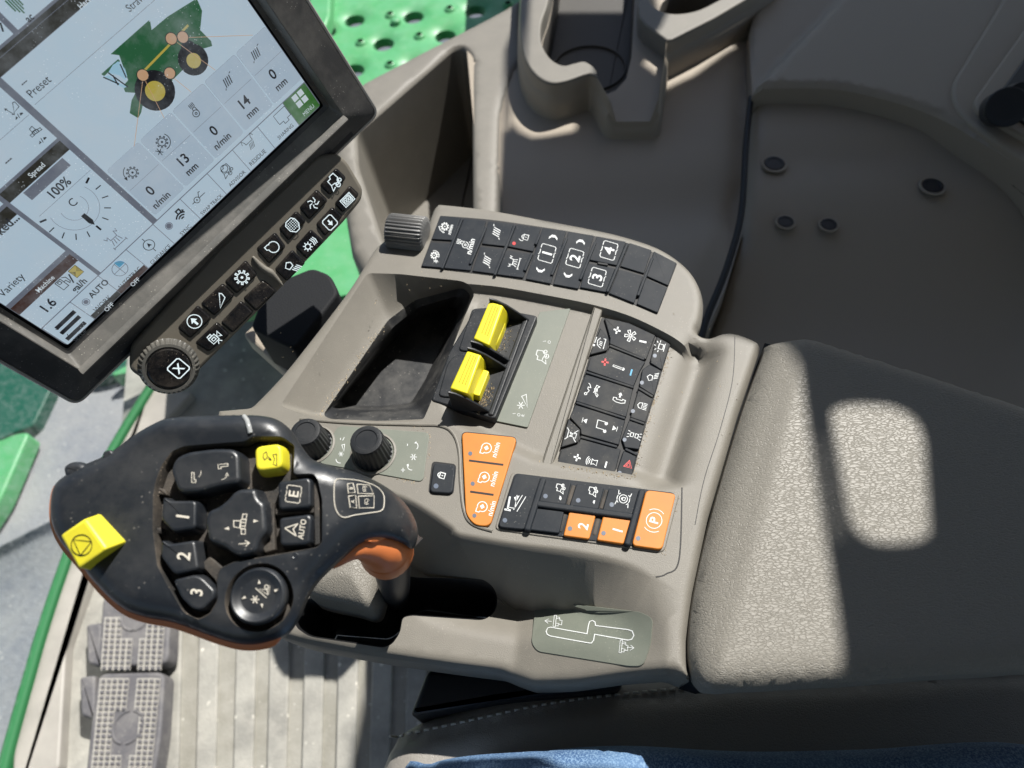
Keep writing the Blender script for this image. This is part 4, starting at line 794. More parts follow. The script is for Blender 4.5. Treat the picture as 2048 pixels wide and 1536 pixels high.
IC([('L', [(-1, .8), (1, .8), (1, -.6), (.4, -.6), (.4, -1), (-.3, -1), (-.3, -.6), (-1, -.6)])], 565, 232, 15, IK, 1.1); IC(I['grid'], 600, 197, 14, WH)
# tiles along the bottom of the main page
tl = [(265, 345, 'gearr', '0', (300, 381), 'n/min', (322, 400)), (324, 284, 'geari', '13', (365, 320), 'mm', (383, 338)), (388, 222, 'blower', '0', (427, 261), 'n/min', (444, 282)), (455, 163, 'sieve', '14', (487, 205), 'mm', (504, 224)), (511, 108, 'sieve', '0', (545, 148), 'mm', (562, 168))]
for i, (x, y, ic, v, (vx, vy), un, (ux, uy)) in enumerate(tl):
    uc = .1345+.0257*i; hw = .0124
    rect(uc-hw, .0534, uc+hw, .0922, LN, .0001, .0022); rect(uc-hw+.00018, .0536, uc+hw-.00018, .0920, TI, .00018, .0022); rect(uc-hw+.001, .0748, uc+hw-.001, .0750, LN, .0003)
    IC(I[ic], x, y, 14, IK, 1.5); T(v, vx, vy, 20, IK, True); T(un, ux, uy, 14, IK, True)
hv = loc(20, 150)[1]
rect(.1225, .1401, SU1-.002, .1403, LN, .0002)
T('Preset', 77, 173, 17); T('---', 47, 164, 12, IK, True); T('Straw', 270, 5, 15); T('Harvest', 175, 0, 12, WH, True)
# machine picture
def UP(pts, m, dw=.0002): b.fill([DF.px(x, y, w) for x, y in pts], w+dw, m)
UP([(238, 110), (300, 42), (303, 60), (335, 33), (388, 0), (392, -6), (404, 22), (400, 60), (422, 82), (424, 92), (403, 98), (375, 130), (345, 160), (318, 200), (282, 178), (275, 186), (250, 184), (246, 172), (256, 160), (252, 150)], GR)
UP([(221, 108), (298, 40), (299, 58), (262, 108), (250, 112)], GR, .00022)
UP([(272, 183), (290, 186), (282, 225), (276, 236), (259, 226), (263, 200)], GR, .00024)
UP([(202, 148), (236, 118), (240, 122), (208, 152)], GR, .00026)
UP([(225, 130), (236, 122), (250, 138), (254, 152), (250, 160), (238, 150), (228, 148), (216, 145)], GLS, .00028); UP([(205, 154), (218, 150), (240, 168), (255, 172), (248, 176), (236, 170)], GLS, .0003)
for pts in ([(206, 154), (238, 168)], [(216, 145), (256, 174)], [(225, 150), (236, 170)], [(240, 128), (252, 155)]): b.stroke([DF.px(x, y, w) for x, y in pts], .0007, w+.00032, IK)
def disc(x, y, r, m, dw): c = DF.px(x, y, w); q = r; b.fill([(c[0]+q*math.cos(a), c[1]+q*math.sin(a)) for a in np.linspace(0, 6.283, 25)[:-1]], w+dw, m)
for x, y, r in ((310, 181, .0112), (386, 119, .0088), (377, 97, .0045)): disc(x, y, r, IK, .00034)
for x, y, r in ((310, 182, .0056), (387, 121, .0042)): disc(x, y, r, YE, .00036)
b.stroke([DF.px(x, y, w) for x, y in ((287, 142), (330, 98), (376, 50))], .0012, w+.00036, YE)
for a_, c_ in (((286, 152), (268, 292)), ((287, 155), (328, 236)), ((342, 76), (430, 140)), ((368, 75), (505, 70)), ((340, 150), (382, 184))): b.stroke([DF.px(*a_, w), DF.px(*c_, w)], .0003, w+.0004, TN)
for x, y in ((285, 150), (339, 146), (342, 77), (365, 74)): disc(x, y, .0034, IK, .00041); disc(x, y, .0030, TN, .00043)
# left column of pages
rect(.0745, TB, .1172, .1132, BG, .0001); rect(.0745, .1133, .1172, .1198, HD, .0001); rect(.0785, .0981, .1165, .0983, LN, .0002)
rect(SU0+.0003, TB, .0720, .0653, BG, .0001); rect(SU0+.0003, .0654, .0720, .0715, BR, .0001)
rect(SU0+.0003, .0745, .0720, .1065, BG, .0001); rect(SU0+.0003, .1067, .0720, .113, HD, .0001); rect(SU0+.0003, .1150, .0720, .2, BG, .0001)
rect(.0745, .1215, .1172, .1640, BG, .0001); rect(.0760, .1385, .1165, .1387, LN, .0002)
rect(.0285, .1690, .1410, .2, BG, .0001); rect(.1440, .1690, .22, .2, BG, .0001)
T('Spread', 73, 340, 11, WH, True); T('Machine', 90, 568, 10, WH, True); T('100%', 117, 376, 19, IK, True); T('C', 145, 405, 17, IK)
rect(.0830, .1069, .1112, .1126, LN, .0002)
T('1.6', 95, 611, 20, IK, True); T('gal/h', 158, 570, 13.5, IK, True); IC([('L', [(-.8, -.9), (.3, -.9), (.3, .9), (-.8, .9)]), ('L', [(-.5, .2), (0, .2), (0, .7), (-.5, .7)]), ('l', [(.3, .1), (.7, .1), (.8, -.7), (1.1, -.5), (1.1, .5), (.6, .9)])], 126, 567, 12, IK, 1.6)
b.stroke([DF.px(137, 548, w), DF.px(147, 565, w)], .0008, w+.0004, IK)
IC([('f', [(-.8, -1), (.8, -1), (.8, 1), (-.8, 1)])], 152, 543, 11, YE); IC([('L', [(-.8, -1), (.8, -1), (.8, 1), (-.8, 1)]), ('f', [(-.75, -.7), (-.75, .7), (-.1, 0)]), ('f', [(.75, -.7), (.75, .7), (.1, 0)])], 152, 543, 11, IK, 1.3)
T('Variety', 22, 570, 16); T('ked...', 14, 448, 19, IK, True); T('---', 15, 320, 14, IK, True); T('ac', 58, 35, 15, IK, True)
dc = loc(148, 415)
for k in range(11):
    a_ = math.radians(200+22*k-0) ; a_ = math.radians(-200+22*k); big = k in (0, 5, 10)
    p = [np.array([dc[0]+r*math.cos(a_), dc[1]+r*math.sin(a_)]) for r in (.0158, .0195)]; b.stroke(p, .0011 if big else .0006, w+.0004, IK)
for r in (.0135, .0075): b.stroke([(dc[0]+r*math.cos(a), dc[1]+r*math.sin(a)) for a in np.radians(np.linspace(-200, 20, 23))], .00022, w+.0003, LN)
b.fill([(dc[0]-.0013, dc[1]-.006), (dc[0]+.0013, dc[1]-.006), (dc[0]+.0015, dc[1]-.012), (dc[0], dc[1]-.0148), (dc[0]-.0015, dc[1]-.012)], w+.0004, IK)
IC(I['spread'], 230, 478, 16, LN, 1.5)
IC([('L', [(-.9, -.6), (.3, .8), (.7, .7), (.6, -.4)]), ('l', [(-1.6, .9), (-1.2, -.9)]), ('l', [(-1.8, .5), (-1.6, .9), (-1.3, .6)]), ('l', [(-1.5, -.6), (-1.2, -.9), (-.9, -.6)])], 30, 214, 11); IC(I['header'], 71, 264, 13)
for x, y in ((37, 232), (84, 281)): IC([('f', [(-1.5, -.3), (-.6, .4), (-.5, -.3)]), ('l', [(-.2, -.6), (.3, .7)]), ('f', [(.5, -.3), (.9, .4), (1.6, 0), (1.6, -.3)])], x, y, 7)
for k in range(-2, 3): IC([('f', [(k*.3-.1, -1+.35*abs(k)), (k*.3+.08, -1+.35*abs(k)), (k*.3+.08, 1.2), (k*.3-.1, 1.2)])], 35, 12, 18, GR)
b.stroke([DF.px(0, 45, w), DF.px(6, 63, w)], .0008, w+.0004, IK)
b.build('screen', S, dis)

# ================================================================ button bar under the display
ub = DF.U; vb = nz(DF.V*math.cos(.45)-DF.N*math.sin(.45)); r_ = ray(370, 770); BF = Frame(CP+r_/F*.50, ub, vb)
bar = thing('button_bar', 'narrow taupe shortcut key bar with ribbed dial clipped below the display', 'button panel', tuple(BF.w(.1, .02, -.02)))
bo = rnd(ccw(BF.P([(258, 740), (262, 690), (440, 492), (632, 312), (672, 305), (694, 322), (727, 378), (724, 400), (688, 444), (545, 594), (372, 768), (340, 780), (296, 766)], 0)), .004)
b = MB(BF); b.slab(bo, -.016, 0, .0025, bottom=True); b.build('bar_body', [mat('bar_taupe', (.15, .135, .11), .42, bump=(1500, .2, .0004), dust=(.08, (.4, .37, .3), 500))], bar)
BK = [([(357, 655), (395, 612), (422, 636), (381, 675)], 'circarrow', 389, 643, 15), ([(403, 607), (445, 568), (468, 590), (429, 630)], 'corner', 441, 600, 14), ([(451, 563), (491, 522), (513, 549), (474, 586)], 'gear', 484, 555, 17),
      ([(514, 497), (550, 466), (570, 493), (539, 526)], 'engine', 545, 494, 14), ([(559, 457), (592, 423), (611, 442), (578, 480)], 'tank', 586, 451, 15), ([(600, 415), (633, 380), (654, 401), (619, 438)], 'fan4', 627, 407, 13), ([(641, 370), (672, 337), (691, 356), (660, 389)], 'combine', 668, 364, 15),
      ([(392, 685), (434, 645), (458, 669), (418, 702)], 'camera', 428, 674, 14), ([(443, 645), (482, 603), (506, 624), (466, 664)], None, 0, 0, 0), ([(488, 596), (526, 561), (552, 582), (512, 621)], None, 0, 0, 0),
      ([(551, 538), (584, 501), (609, 526), (574, 561)], 'lampd', 583, 532, 13), ([(592, 493), (621, 460), (647, 483), (613, 516)], 'sunheat', 621, 488, 15), ([(633, 448), (664, 415), (684, 432), (650, 471)], 'boxarrow', 660, 445, 15), ([(670, 407), (699, 372), (717, 389), (686, 424)], 'clock', 695, 400, 14)]
for q, ic, x, y, s in BK:
    b = MB(BF); c_ = np.mean(q, 0); b.key([c_+(np.array(p)-c_)*1.08 for p in q], -.001, .0002, .0001, m=1, r=.002); b.key(q, -.001, .0016, .0011, r=.0018)
    if ic: b.icon(I[ic], x, y, s, 0, .0018, 2, 1.9, True)
    b.build('key', [M_keyb, M_keyd, M_inkb], bar)
b = MB(BF); P = [BF.w(*BF.px(x, y, .001), .001) for x, y in spl([(505, 513), (525, 535), (545, 548), (566, 572)], 5, False)]; b.tube(P, np.interp(np.linspace(0, 1, len(P)), [0, .3, .6, 1], [.0008, .0022, .0024, .0006]), 10); b.build('divider_ridge', [M_taupe], bar, angle=80)
# dial
KF = Frame(BF.w(*BF.px(338, 732, 0), 0), BF.U, nz(BF.V)); kn = nz(-ray(350, 735)+np.array([.25, -.25, 0])*F*.6); KF = Frame(KF.O, DF.U, np.cross(kn, DF.U))
def kc_(r, w, n=180, rb=0, k=36): a = np.linspace(0, 2*math.pi, n, endpoint=False); q = r*(1-rb*(.5+.5*np.sin(a*k))); return np.column_stack([q*np.cos(a), q*np.sin(a), np.full(n, w)])
b = MB(KF); b.loops([kc_(.0185, -.006), kc_(.0188, .001), kc_(.0188, .0015, rb=.07), kc_(.0172, .0075, rb=.07), kc_(.0160, .0090), kc_(.0142, .0092), kc_(.0138, .0080)], 0); b.build('dial', [mat('dial_grey', (.085, .083, .076), .35, dust=(.2, (.33, .3, .25), 450))], bar, angle=40)
b = MB(KF); b.loops([kc_(.0132, .0080), kc_(.0130, .0096), kc_(.0122, .0100)], 0); b.icon(I['xbox'], 357, 737, 17, 0, .0102, 1, 2.4, True); b.build('dial_cap', [M_keyb, M_inkb], bar)
b = MB(); b.tube([BF.w(.10, .012, -.012), BF.w(.11, .02, -.05), BF.w(.14, .04, -.12)], .012, 20); b.build('mounting_arm', [M_brk], bar)

# ================================================================ bracket, side console
b = MB(); b.slab(rnd(ccw(G.P([(520, 600), (560, 560), (624, 534), (660, 548), (678, 584), (590, 700), (500, 655)], -.05)), .006), -.10, -.05, .003); top(b.build('display_bracket', [M_brk]), 'black rounded bracket between display bar and console side', 'bracket')
b = MB(); b.slab(rnd(ccw(G.P([(485, 668), (515, 640), (640, 715), (600, 770)], -.10)), .004), -.12, -.10, .003); top(b.build('support_rail', [M_taupe2]), 'short taupe rail crossing under the black bracket', 'rail')

sc = thing('side_console', 'taupe moulded side console with cup holder and open bin along the cab wall', 'side console', (.0, .7, -.2))
SZ = -.08
sh = spl([(640, 250), (700, 178), (800, 122), (900, 70), (1000, 18), (1046, -12)], 3, False).tolist()+[(1048, 60), (1056, 110), (1030, 150), (1016, 190), (1006, 230), (1004, 330), (1002, 470), (900, 560), (745, 560)]+[(722, 540), (700, 500), (690, 440), (678, 350), (660, 290)]
SO = ccw(Gs.P(sh, SZ)); binh = rnd(ccw(Gs.P([(712, 262), (905, 95), (925, 92), (944, 110), (946, 470), (800, 530), (766, 480), (716, 330)], SZ)), .010)
def sh_z(V): d = np.minimum(dist(V, SO), 1); r = .012; e = np.clip(r-d, 0, r); d2 = dist(V, binh); e2 = np.clip(.006-d2, 0, .006); return SZ-(r-np.sqrt(np.maximum(r*r-e*e, 0)))-(.006-np.sqrt(np.maximum(.006**2-e2*e2, 0)))
b = MB(Gs); b.sheet(SO, sh_z, .008, holes=[binh], extra=np.vstack([inset(SO, k) for k in (.001, .003, .006, .010)]+[inset(binh, -k) for k in (.0005, .0016, .0032, .0055)]), skirt=[(.0, -.05), (0, -.2)])
b.well(binh, lambda V: sh_z(V), .17, taper=.012, rim=.0, floor=True); b.build('bin_shell', [M_taupe], sc, angle=60)
if 0: b = MB(Gs); P = np.array([WPs(725, 352, -.16), WPs(820, 315, -.16), WPs(945, 268, -.16)]); b.tube(spl(P, 4, False), .0012, 8); b.build('wall_crease', [M_taupe2], sc)
RZ = -.035; NZ = -.062
r1o = spl([(1052, -190), (1044, -40), (1040, 40), (1043, 90), (1052, 122), (1072, 150), (1100, 165), (1130, 162), (1165, 150), (1180, 147), (1190, 150), (1196, 154)], 5, False).tolist()
r1i = spl([(1193, 140), (1184, 130), (1168, 122), (1150, 125), (1128, 130), (1108, 122), (1092, 105), (1082, 80), (1083, 45), (1096, 5), (1108, -60), (1125, -190)], 5, False).tolist()
r2o = [(1334, 80), (1345, 78), (1430, 35), (1500, -6), (1560, -45)]
BO = ccw(np.vstack([Gs.P(r1o[:-1], RZ), Gs.P([(1218, 238), (1232, 243), (1300, 243), (1313, 236)], NZ), Gs.P(r2o, RZ), Gs.P([(1640, -300), (1040, -300)], RZ)]))
# deep shelf and the rear panels
shelf = ccw(Gs.P([(930, 60), (1040, 40), (1040, -460), (1640, -460), (1520, 40), (1512, 200), (1505, 300), (1495, 430), (1456, 560), (1396, 700), (1300, 760), (980, 600)], -.080))
def shelf_z(V): # rounds up towards the rear seam
    g = Gs.P([(1500, 60), (1490, 300), (1480, 430), (1440, 560), (1380, 700)], -.080); d = dist(V, g, False); hw = Gs.px(1200, 330, -.080)[1]; return -.083-.012*np.exp(-((V[:, 1]-hw+.07)/.05)**2)-.010*np.exp(-(d/.012)**2)
b = MB(Gs); b.sheet(shelf, shelf_z, .014, holes=[resample(inset(BO, .004), .01)], skirt=[(0, -.05)]); b.build('shelf', [M_taupe2], sc, angle=60)
rp_ = ccw(Gs.P(spl([(1506, 206), (1600, 206), (1700, 216), (1850, 262), (1960, 328), (2060, 400), (2200, 540)], 4, False).tolist()+[(2300, 1000), (1800, 960), (1500, 900), (1402, 700), (1450, 575), (1488, 450), (1500, 320)], -.080))
def rp_z(V): d = dist(V, rp_); r = .012; e = np.clip(r-d, 0, r); y0 = Gs.px(1700, 330, -.080)[1]; return -.070-(r-np.sqrt(np.maximum(r*r-e*e, 0)))-.05*sst(y0-V[:, 1], .02, .22)-.008*sst(y0-V[:, 1], -.05, -.0)
caps = [(1547, 333, .0105), (1862, 378, .0105), (1567, 456, .008), (1652, 463, .008)]
b = MB(Gs); b.sheet(rp_, rp_z, .010, extra=np.vstack([inset(rp_, k) for k in (.001, .003, .006, .010)]), skirt=[(0, -.20)]); b.build('rear_panel', [M_taupe2], sc, angle=60)
for x, y, r in caps:
    q = Gs.px(x, y, -.080); q = Gs.px(x, y, float(rp_z(np.array([q]))[0])); zc = float(rp_z(np.array([q+[0, r]]))[0])+.0035; b = MB(Gs); a = np.linspace(0, 2*math.pi, 33)[:-1]
    b.loops([np.column_stack([q[0]+rr*np.cos(a), q[1]+rr*np.sin(a), np.full(32, zc+dz)]) for rr, dz in ((r*1.35, -.001), (r*1.3, .0003), (r*1.1, .0002), (r*1.0, -.003))], 0, cap1=False); b.loops([np.column_stack([q[0]+rr*np.cos(a), q[1]+rr*np.sin(a), np.full(32, zc+dz)]) for rr, dz in ((r*1.02, .0002), (r*1.0, .0009), (r*.78, .0010), (r*.72, .0002), (r*.3, .0002))], 1); b.build('screw_cap', [M_taupe2, M_sock], sc, angle=50)  # black disc imitates the shade of a sunken hole
up = ccw(Gs.P(spl([(1504, 196), (1600, 194), (1700, 202), (1850, 246), (1965, 312), (2070, 385), (2250, 560)], 4, False).tolist()+[(2400, -200), (1700, -260), (1560, -150), (1500, 60)], -.060))
def up_z(V):
    A_, B_ = Gs.px(1512, 188, -.060), Gs.px(1700, -10, -.060); n = nz(np.array([-(B_-A_)[1], (B_-A_)[0]])); s = (V-A_)@n; d = dist(V, up); e = np.clip(.006-d, 0, .006)
    return -.060+.018*sst(-s, -.006, .006)-(.006-np.sqrt(np.maximum(.006**2-e*e, 0)))
fr1 = rnd(ccw(Gs.P([(2060, -120), (2000, 10), (1900, 175), (1905, 215), (1935, 250), (2060, 335), (2400, 600), (2400, -200)], -.042)), .02)
b = MB(Gs); b.sheet(up, up_z, .008, extra=np.vstack([inset(up, k) for k in (.0008, .002, .004, .006)]), skirt=[(0, -.20)]); b.build('upper_panel', [M_taupe2], sc, angle=60)
b = MB(Gs); b.slab(fr1, -.060, -.038, .004); b.build('window_recess_frame', [M_taupe2], sc)
b = MB(Gs); b.slab(rnd(ccw(Gs.P([(2070, 30), (1945, 205), (1950, 225), (2060, 290), (2300, 400), (2300, -100)], -.036)), .012), -.045, -.032, .003); b.build('window_recess_frame', [M_taupe2], sc)
b = MB(Gs); b.slab(rnd(ccw(Gs.P([(2090, 60), (1985, 205), (2060, 260), (2300, 400), (2300, -100)], -.032)), .006), -.045, -.030, .002); b.build('recess_pad', [M_sock], sc)
c_ = WPs(2014, 214, .0); d_ = nz(CP-c_+np.array([.15, 0, .05])); 
b = MB(Gs); b.tube([c_-d_*.05, c_-d_*.001, c_, c_+d_*.0005], [.018, .0195, .0185, .013], 40); b.tube([c_-d_*.03+[.02, .02, 0], c_-d_*.001+[.02, .018, 0]], [.012, .012], 24); top(b.build('power_socket', [M_sock]), 'black round capped socket at the upper right of the wall panel', 'power socket')
for line, zz in (([(1502, 195), (1496, 250), (1491, 300), (1482, 430), (1452, 540), (1412, 640), (1398, 700)], -.067), ([(1508, 201), (1600, 201), (1700, 210), (1850, 255), (1960, 321), (2060, 393), (2200, 530)], -.070)):
    b = MB(Gs); b.tube([WPs(x, y, zz) for x, y in spl(line, 5, False)], .0035, 8); b.build('panel_seam', [M_keyd], sc)
# cup holder
ch_c = Gs.px(1178, 132, -.100); chr_ = abs(Gs.px(1256, 132, -.100)[0]-ch_c[0]); a = np.linspace(0, 2*math.pi, 49)[:-1]
chole = resample(rnd(inset(ccw(np.vstack([Gs.P(r1i[::-1], RZ), Gs.P([(1206, 192), (1232, 182), (1254, 158), (1264, 115), (1268, 50), (1276, -100), (1288, -190)], NZ)])), .0008), .002, 2), .006)
c2_ = Gs.px(1398, 22, NZ); chole2 = np.column_stack([c2_[0]+chr_*np.cos(a), c2_[1]+chr_*np.sin(a)])
b = MB(Gs); b.sheet(BO, lambda V: np.full(len(V), NZ), .008, holes=[chole, chole2])
kz = sst(dist(BO, Gs.P([(1228, 243), (1303, 243)], NZ), False), .004, .008); zt = NZ*(1-kz)+(RZ-.002)*kz; zt = np.where(kz > .5, RZ-.0022, NZ)
b.loops([np.column_stack([inset(BO, -o), zt*(1-t)-.086*t]) for o, t in ((.008, 1.), (.0068, .93), (.006, .80), (.0052, .62), (.0045, .45), (.0015, .33), (.0006, .28), (.0004, .05), (-.0004, 0.))], 0, cap1=False)
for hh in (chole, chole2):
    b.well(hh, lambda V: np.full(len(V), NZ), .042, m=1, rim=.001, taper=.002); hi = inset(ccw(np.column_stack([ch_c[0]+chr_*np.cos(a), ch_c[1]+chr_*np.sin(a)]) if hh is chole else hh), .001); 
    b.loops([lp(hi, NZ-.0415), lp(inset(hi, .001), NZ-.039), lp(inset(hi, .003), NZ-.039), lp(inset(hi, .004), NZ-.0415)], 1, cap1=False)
b.build('cup_base', [M_taupe2, mat('shaded_cup_insert', (.05, .046, .04), .6, bump=(600, .3, .001))], sc, angle=60)  # shade inside the cup is put into the dark insert colour
b = MB(Gs); b.slab(ccw(Gs.P(r1o+r1i, RZ)), NZ-.002, RZ, .0025, nb=4); b.build('cup_rim', [M_taupe], sc, angle=50)
rim2 = [(1294, -190), (1284, -40), (1276, 8), (1278, 32), (1290, 48)]+r2o+spl([(1480, -25), (1440, -2), (1395, 20), (1350, 27), (1318, 19), (1300, -2), (1297, -60), (1306, -190)], 5, False).tolist()
b = MB(Gs); b.slab(ccw(Gs.P(rim2, RZ)), NZ-.002, RZ, .0025, nb=4); b.build('cup_rim', [M_taupe], sc, angle=50)

# ================================================================ floor, outside
FZ = -.70
gp = ccw(G.P([(255, 700), (700, 450), (1400, 500), (2200, 900), (2300, 1900), (600, 2100), (-120, 1900), (0, 1536), (65, 1290), (130, 1110), (240, 890)], FZ))
b = MB(); b.slab(gp, FZ-.01, FZ, .001); top(b.build('floor', [M_mat]), 'dusty grey cab floor', None, kind='structure')
fm = thing('floor_mat', 'light grey ribbed rubber floor mat, dusty, below the console edge', 'floor mat', tuple(WP(600, 1400, FZ)))
b = MB(); P = ccw(G.P([(345, 1180), (900, 1180), (1100, 1250), (1100, 1700), (330, 1700)], FZ)); b.slab(P, FZ, FZ+.004, .002); b.build('base', [M_matb], fm)
for k, x in enumerate((352, 420, 495, 562, 632, 700, 768, 838, 905, 975)):
    b = MB(); wd = 20 if k else 14; b.slab(ccw(G.P([(x-wd, 1150), (x+wd, 1150), (x+wd-14, 1700), (x-wd-14, 1700)], FZ+.01)), FZ, FZ+.010, .003); b.build('rib', [M_mat], fm)
def pedal(out, studs, ringc, label):
    pz = FZ+.05; t = thing('foot_pedal', label, 'pedal', tuple(WP(*out[0], pz)), group='foot pedals on the cab floor'); b = MB(); P = rnd(ccw(G.P(out, pz)), .014)
    b.slab(P, pz-.03, pz, .004, nb=4)
    c = np.mean(out, 0)
    for x, y in studs: b.fill(G.P([(x-5.9, y-5.4), (x+5.9, y-5.4), (x+5.9, y+5.4), (x-5.9, y+5.4)], pz+.0004), pz+.0004, 1)
    for x, y in studs: b.slab(ccw(G.P([(x-3.9, y-3.6), (x+3.9, y-3.6), (x+3.9, y+3.6), (x-3.9, y+3.6)], pz+.002)), pz-.001, pz+.0026, .0009)
    b.build('pad', [M_ped, mat('pedal_dust', (.42, .40, .36), .9)], t, angle=40)
    if ringc:
        q = G.px(*ringc, pz); a = np.linspace(0, 2*math.pi, 41)[:-1]
        b = MB(); b.tube([np.array([q[0]+.021*math.cos(x), q[1]+.021*math.sin(x), pz]) for x in np.linspace(0, 2*math.pi, 41)], .0020, 8, cap=False); b.build('raised_ring', [M_ped], t)
    b = MB(); b.slab(rnd(ccw(G.P([(out[-1][0]-22, out[-1][1]-85), (out[-1][0]+10, out[-1][1]-90), (out[-1][0]+10, out[-1][1]), (out[-1][0]-20, out[-1][1]-8)], pz-.012)), .006), pz-.04, pz-.01, .004); b.build('edge_guard', [M_ped], t)
st = []
for j in range(10):
    y = 1240+j*10.6
    for i in range(5):
        x = 215+i*11.8-j*.8
        if not (j < 4 and i > 2): st.append((x, y))
    for i in range(4):
        x = 288+i*12-j*.8
        if not (j < 4 and i < 1): st.append((x, y))
pedal([(205, 1190), (342, 1205), (336, 1328), (195, 1335)], st, (272, 1232), 'grey studded foot pedal directly under the joystick, partly hidden by it')
st = []
for j in range(20):
    y = 1362+j*11
    for i in range(5):
        x = 206+i*11.6-j*1.1
        if not (j > 5 and j < 14 and i > 2): st.append((x, y))
    for i in range(4):
        x = 280+i*11.6-j*1.1
        if not (j > 5 and j < 14 and i < 1): st.append((x, y))
pedal([(196, 1347), (330, 1343), (322, 1470), (300, 1600), (165, 1600), (182, 1440)], st, (256, 1454), 'grey studded foot pedal with a raised ring in the lower left, nearest the bottom edge')
# sill, seal tube, outside
b = MB(); b.slab(rnd(ccw(G.P([(300, 768), (385, 785), (340, 832), (270, 900), (210, 1010), (178, 1160), (150, 1240), (132, 1292), (118, 1536), (20, 1640), (30, 1390), (68, 1290), (132, 1115), (240, 890)], FZ+.02)), .006), FZ-.01, FZ+.02, .004)
top(b.build('sill_trim', [M_trimg]), 'pale grey-beige sill trim running along the green seal', 'trim')
_l = [(322, 735), (289, 784), (213, 911), (160, 1030), (110, 1167), (76, 1270), (49, 1363), (12, 1493), (-20, 1620)]
cl = spl(G.P(_l, FZ+.03), 6, False); dl = np.gradient(cl, axis=0); dl /= np.linalg.norm(dl, axis=1)[:, None]; nl = np.stack([-dl[:, 1], dl[:, 0]], 1)
b = MB(); b.slab(ccw(np.vstack([cl+nl*.0085, (cl-nl*.0085)[::-1]])), FZ-.01, FZ+.03, .006, nb=4); b.slab(ccw(np.vstack([cl-nl*.0088, (cl-nl*.016)[::-1]])), FZ-.01, FZ+.012, .002, m=1)
top(b.build('green_seal', [M_seal, M_sock]), 'long green rounded frame edge between cab floor and outside step', 'frame edge')
b = MB(); b.slab(ccw(G.P([(-1800, 300), (340, 560), (360, 900), (200, 2400), (-1800, 2800)], -.86)), -.88, -.86, .002); top(b.build('outside_step', [M_out]), 'dull grey rubber step outside the glass, left of the green frame edge', 'step')
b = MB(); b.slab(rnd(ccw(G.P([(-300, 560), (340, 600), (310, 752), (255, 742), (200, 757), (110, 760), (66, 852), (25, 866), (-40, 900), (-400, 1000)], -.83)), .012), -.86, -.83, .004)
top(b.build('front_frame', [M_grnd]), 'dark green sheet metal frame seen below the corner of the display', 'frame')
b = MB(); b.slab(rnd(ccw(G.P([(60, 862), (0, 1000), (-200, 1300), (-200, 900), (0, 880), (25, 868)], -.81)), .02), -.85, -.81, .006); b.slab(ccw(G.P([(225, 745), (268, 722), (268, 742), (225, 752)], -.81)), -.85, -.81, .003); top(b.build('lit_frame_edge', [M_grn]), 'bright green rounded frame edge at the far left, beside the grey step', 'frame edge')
def glass():
    m = bpy.data.materials.new('dusty_glass'); m.use_nodes = True; nt = m.node_tree; N = nt.nodes; K = nt.links.new; N.remove(N['Principled BSDF']); o = N['Material Output']
    t = N.new('ShaderNodeBsdfTransparent'); t.inputs[0].default_value = (.97, .985, .98, 1); g = N.new('ShaderNodeBsdfGlossy'); g.inputs['Roughness'].default_value = .06; d = N.new('ShaderNodeBsdfDiffuse'); d.inputs[0].default_value = (.5, .53, .55, 1)
    f = N.new('ShaderNodeFresnel'); f.inputs[0].default_value = 1.16; m1 = N.new('ShaderNodeMixShader'); K(f.outputs[0], m1.inputs[0]); K(t.outputs[0], m1.inputs[1]); K(g.outputs[0], m1.inputs[2])
    n = N.new('ShaderNodeTexNoise'); n.inputs['Scale'].default_value = 120; n.inputs['Detail'].default_value = 5; p = N.new('ShaderNodeNewGeometry'); K(p.outputs['Position'], n.inputs['Vector'])
    mr = N.new('ShaderNodeMapRange'); mr.inputs['From Min'].default_value = .4; mr.inputs['From Max'].default_value = .75; mr.inputs['To Max'].default_value = .10; K(n.outputs['Fac'], mr.inputs['Value'])
    m2 = N.new('ShaderNodeMixShader'); K(mr.outputs[0], m2.inputs[0]); K(m1.outputs[0], m2.inputs[1]); K(d.outputs[0], m2.inputs[2]); K(m2.outputs[0], o.inputs['Surface']); return m
b = MB(); lo = np.column_stack([cl, np.full(len(cl), FZ+.02)]); hi_ = lo+np.array([-.35, .05, .75]); n = len(lo); b.add(np.vstack([lo, hi_, lo+[.004, 0, 0], hi_+[.004, 0, 0]]), [(i, i+1, n+i+1, n+i) for i in range(n-1)]+[(2*n+i, 3*n+i, 3*n+i+1, 2*n+i+1) for i in range(n-1)], 0, True)
top(b.build('window_glass', [glass()]), 'dusty window glass rising from the green frame edge at the left', 'window')
# green perforated platform
PZ = -.50
pl = ccw(G.P([(560, 560), (560, -80), (1200, -80), (1150, 60), (900, 150), (760, 350), (700, 560)], PZ)); pl = ccw(G.P([(350, 640), (420, -200), (1300, -200), (1200, 300), (760, 580)], PZ))
hl = [(708, 37), (826, 30), (950, 18), (766, 84), (890, 68), (706, 137), (826, 128), (766, 185), (650, 60), (1010, -30), (766, -18), (890, -25), (648, 170), (888, 160), (645, -25), (950, 110), (706, 235), (826, 225)]
hs = []; rh = .0225
for x, y in hl: c = G.px(x, y, PZ); hs.append((c, np.column_stack([c[0]+rh*np.cos(a), c[1]+rh*np.sin(a)])))
def pl_z(V):
    z = np.full(len(V), PZ)
    for c, h in hs: d = np.linalg.norm(V-c, axis=1)-rh; z -= np.where((d < .014), .006*(1-sst(d, 0, .014)), 0)
    return z
plat = thing('access_platform', 'bright green perforated metal access platform outside the cab, at the top', 'platform', tuple(WP(800, 60, PZ)))
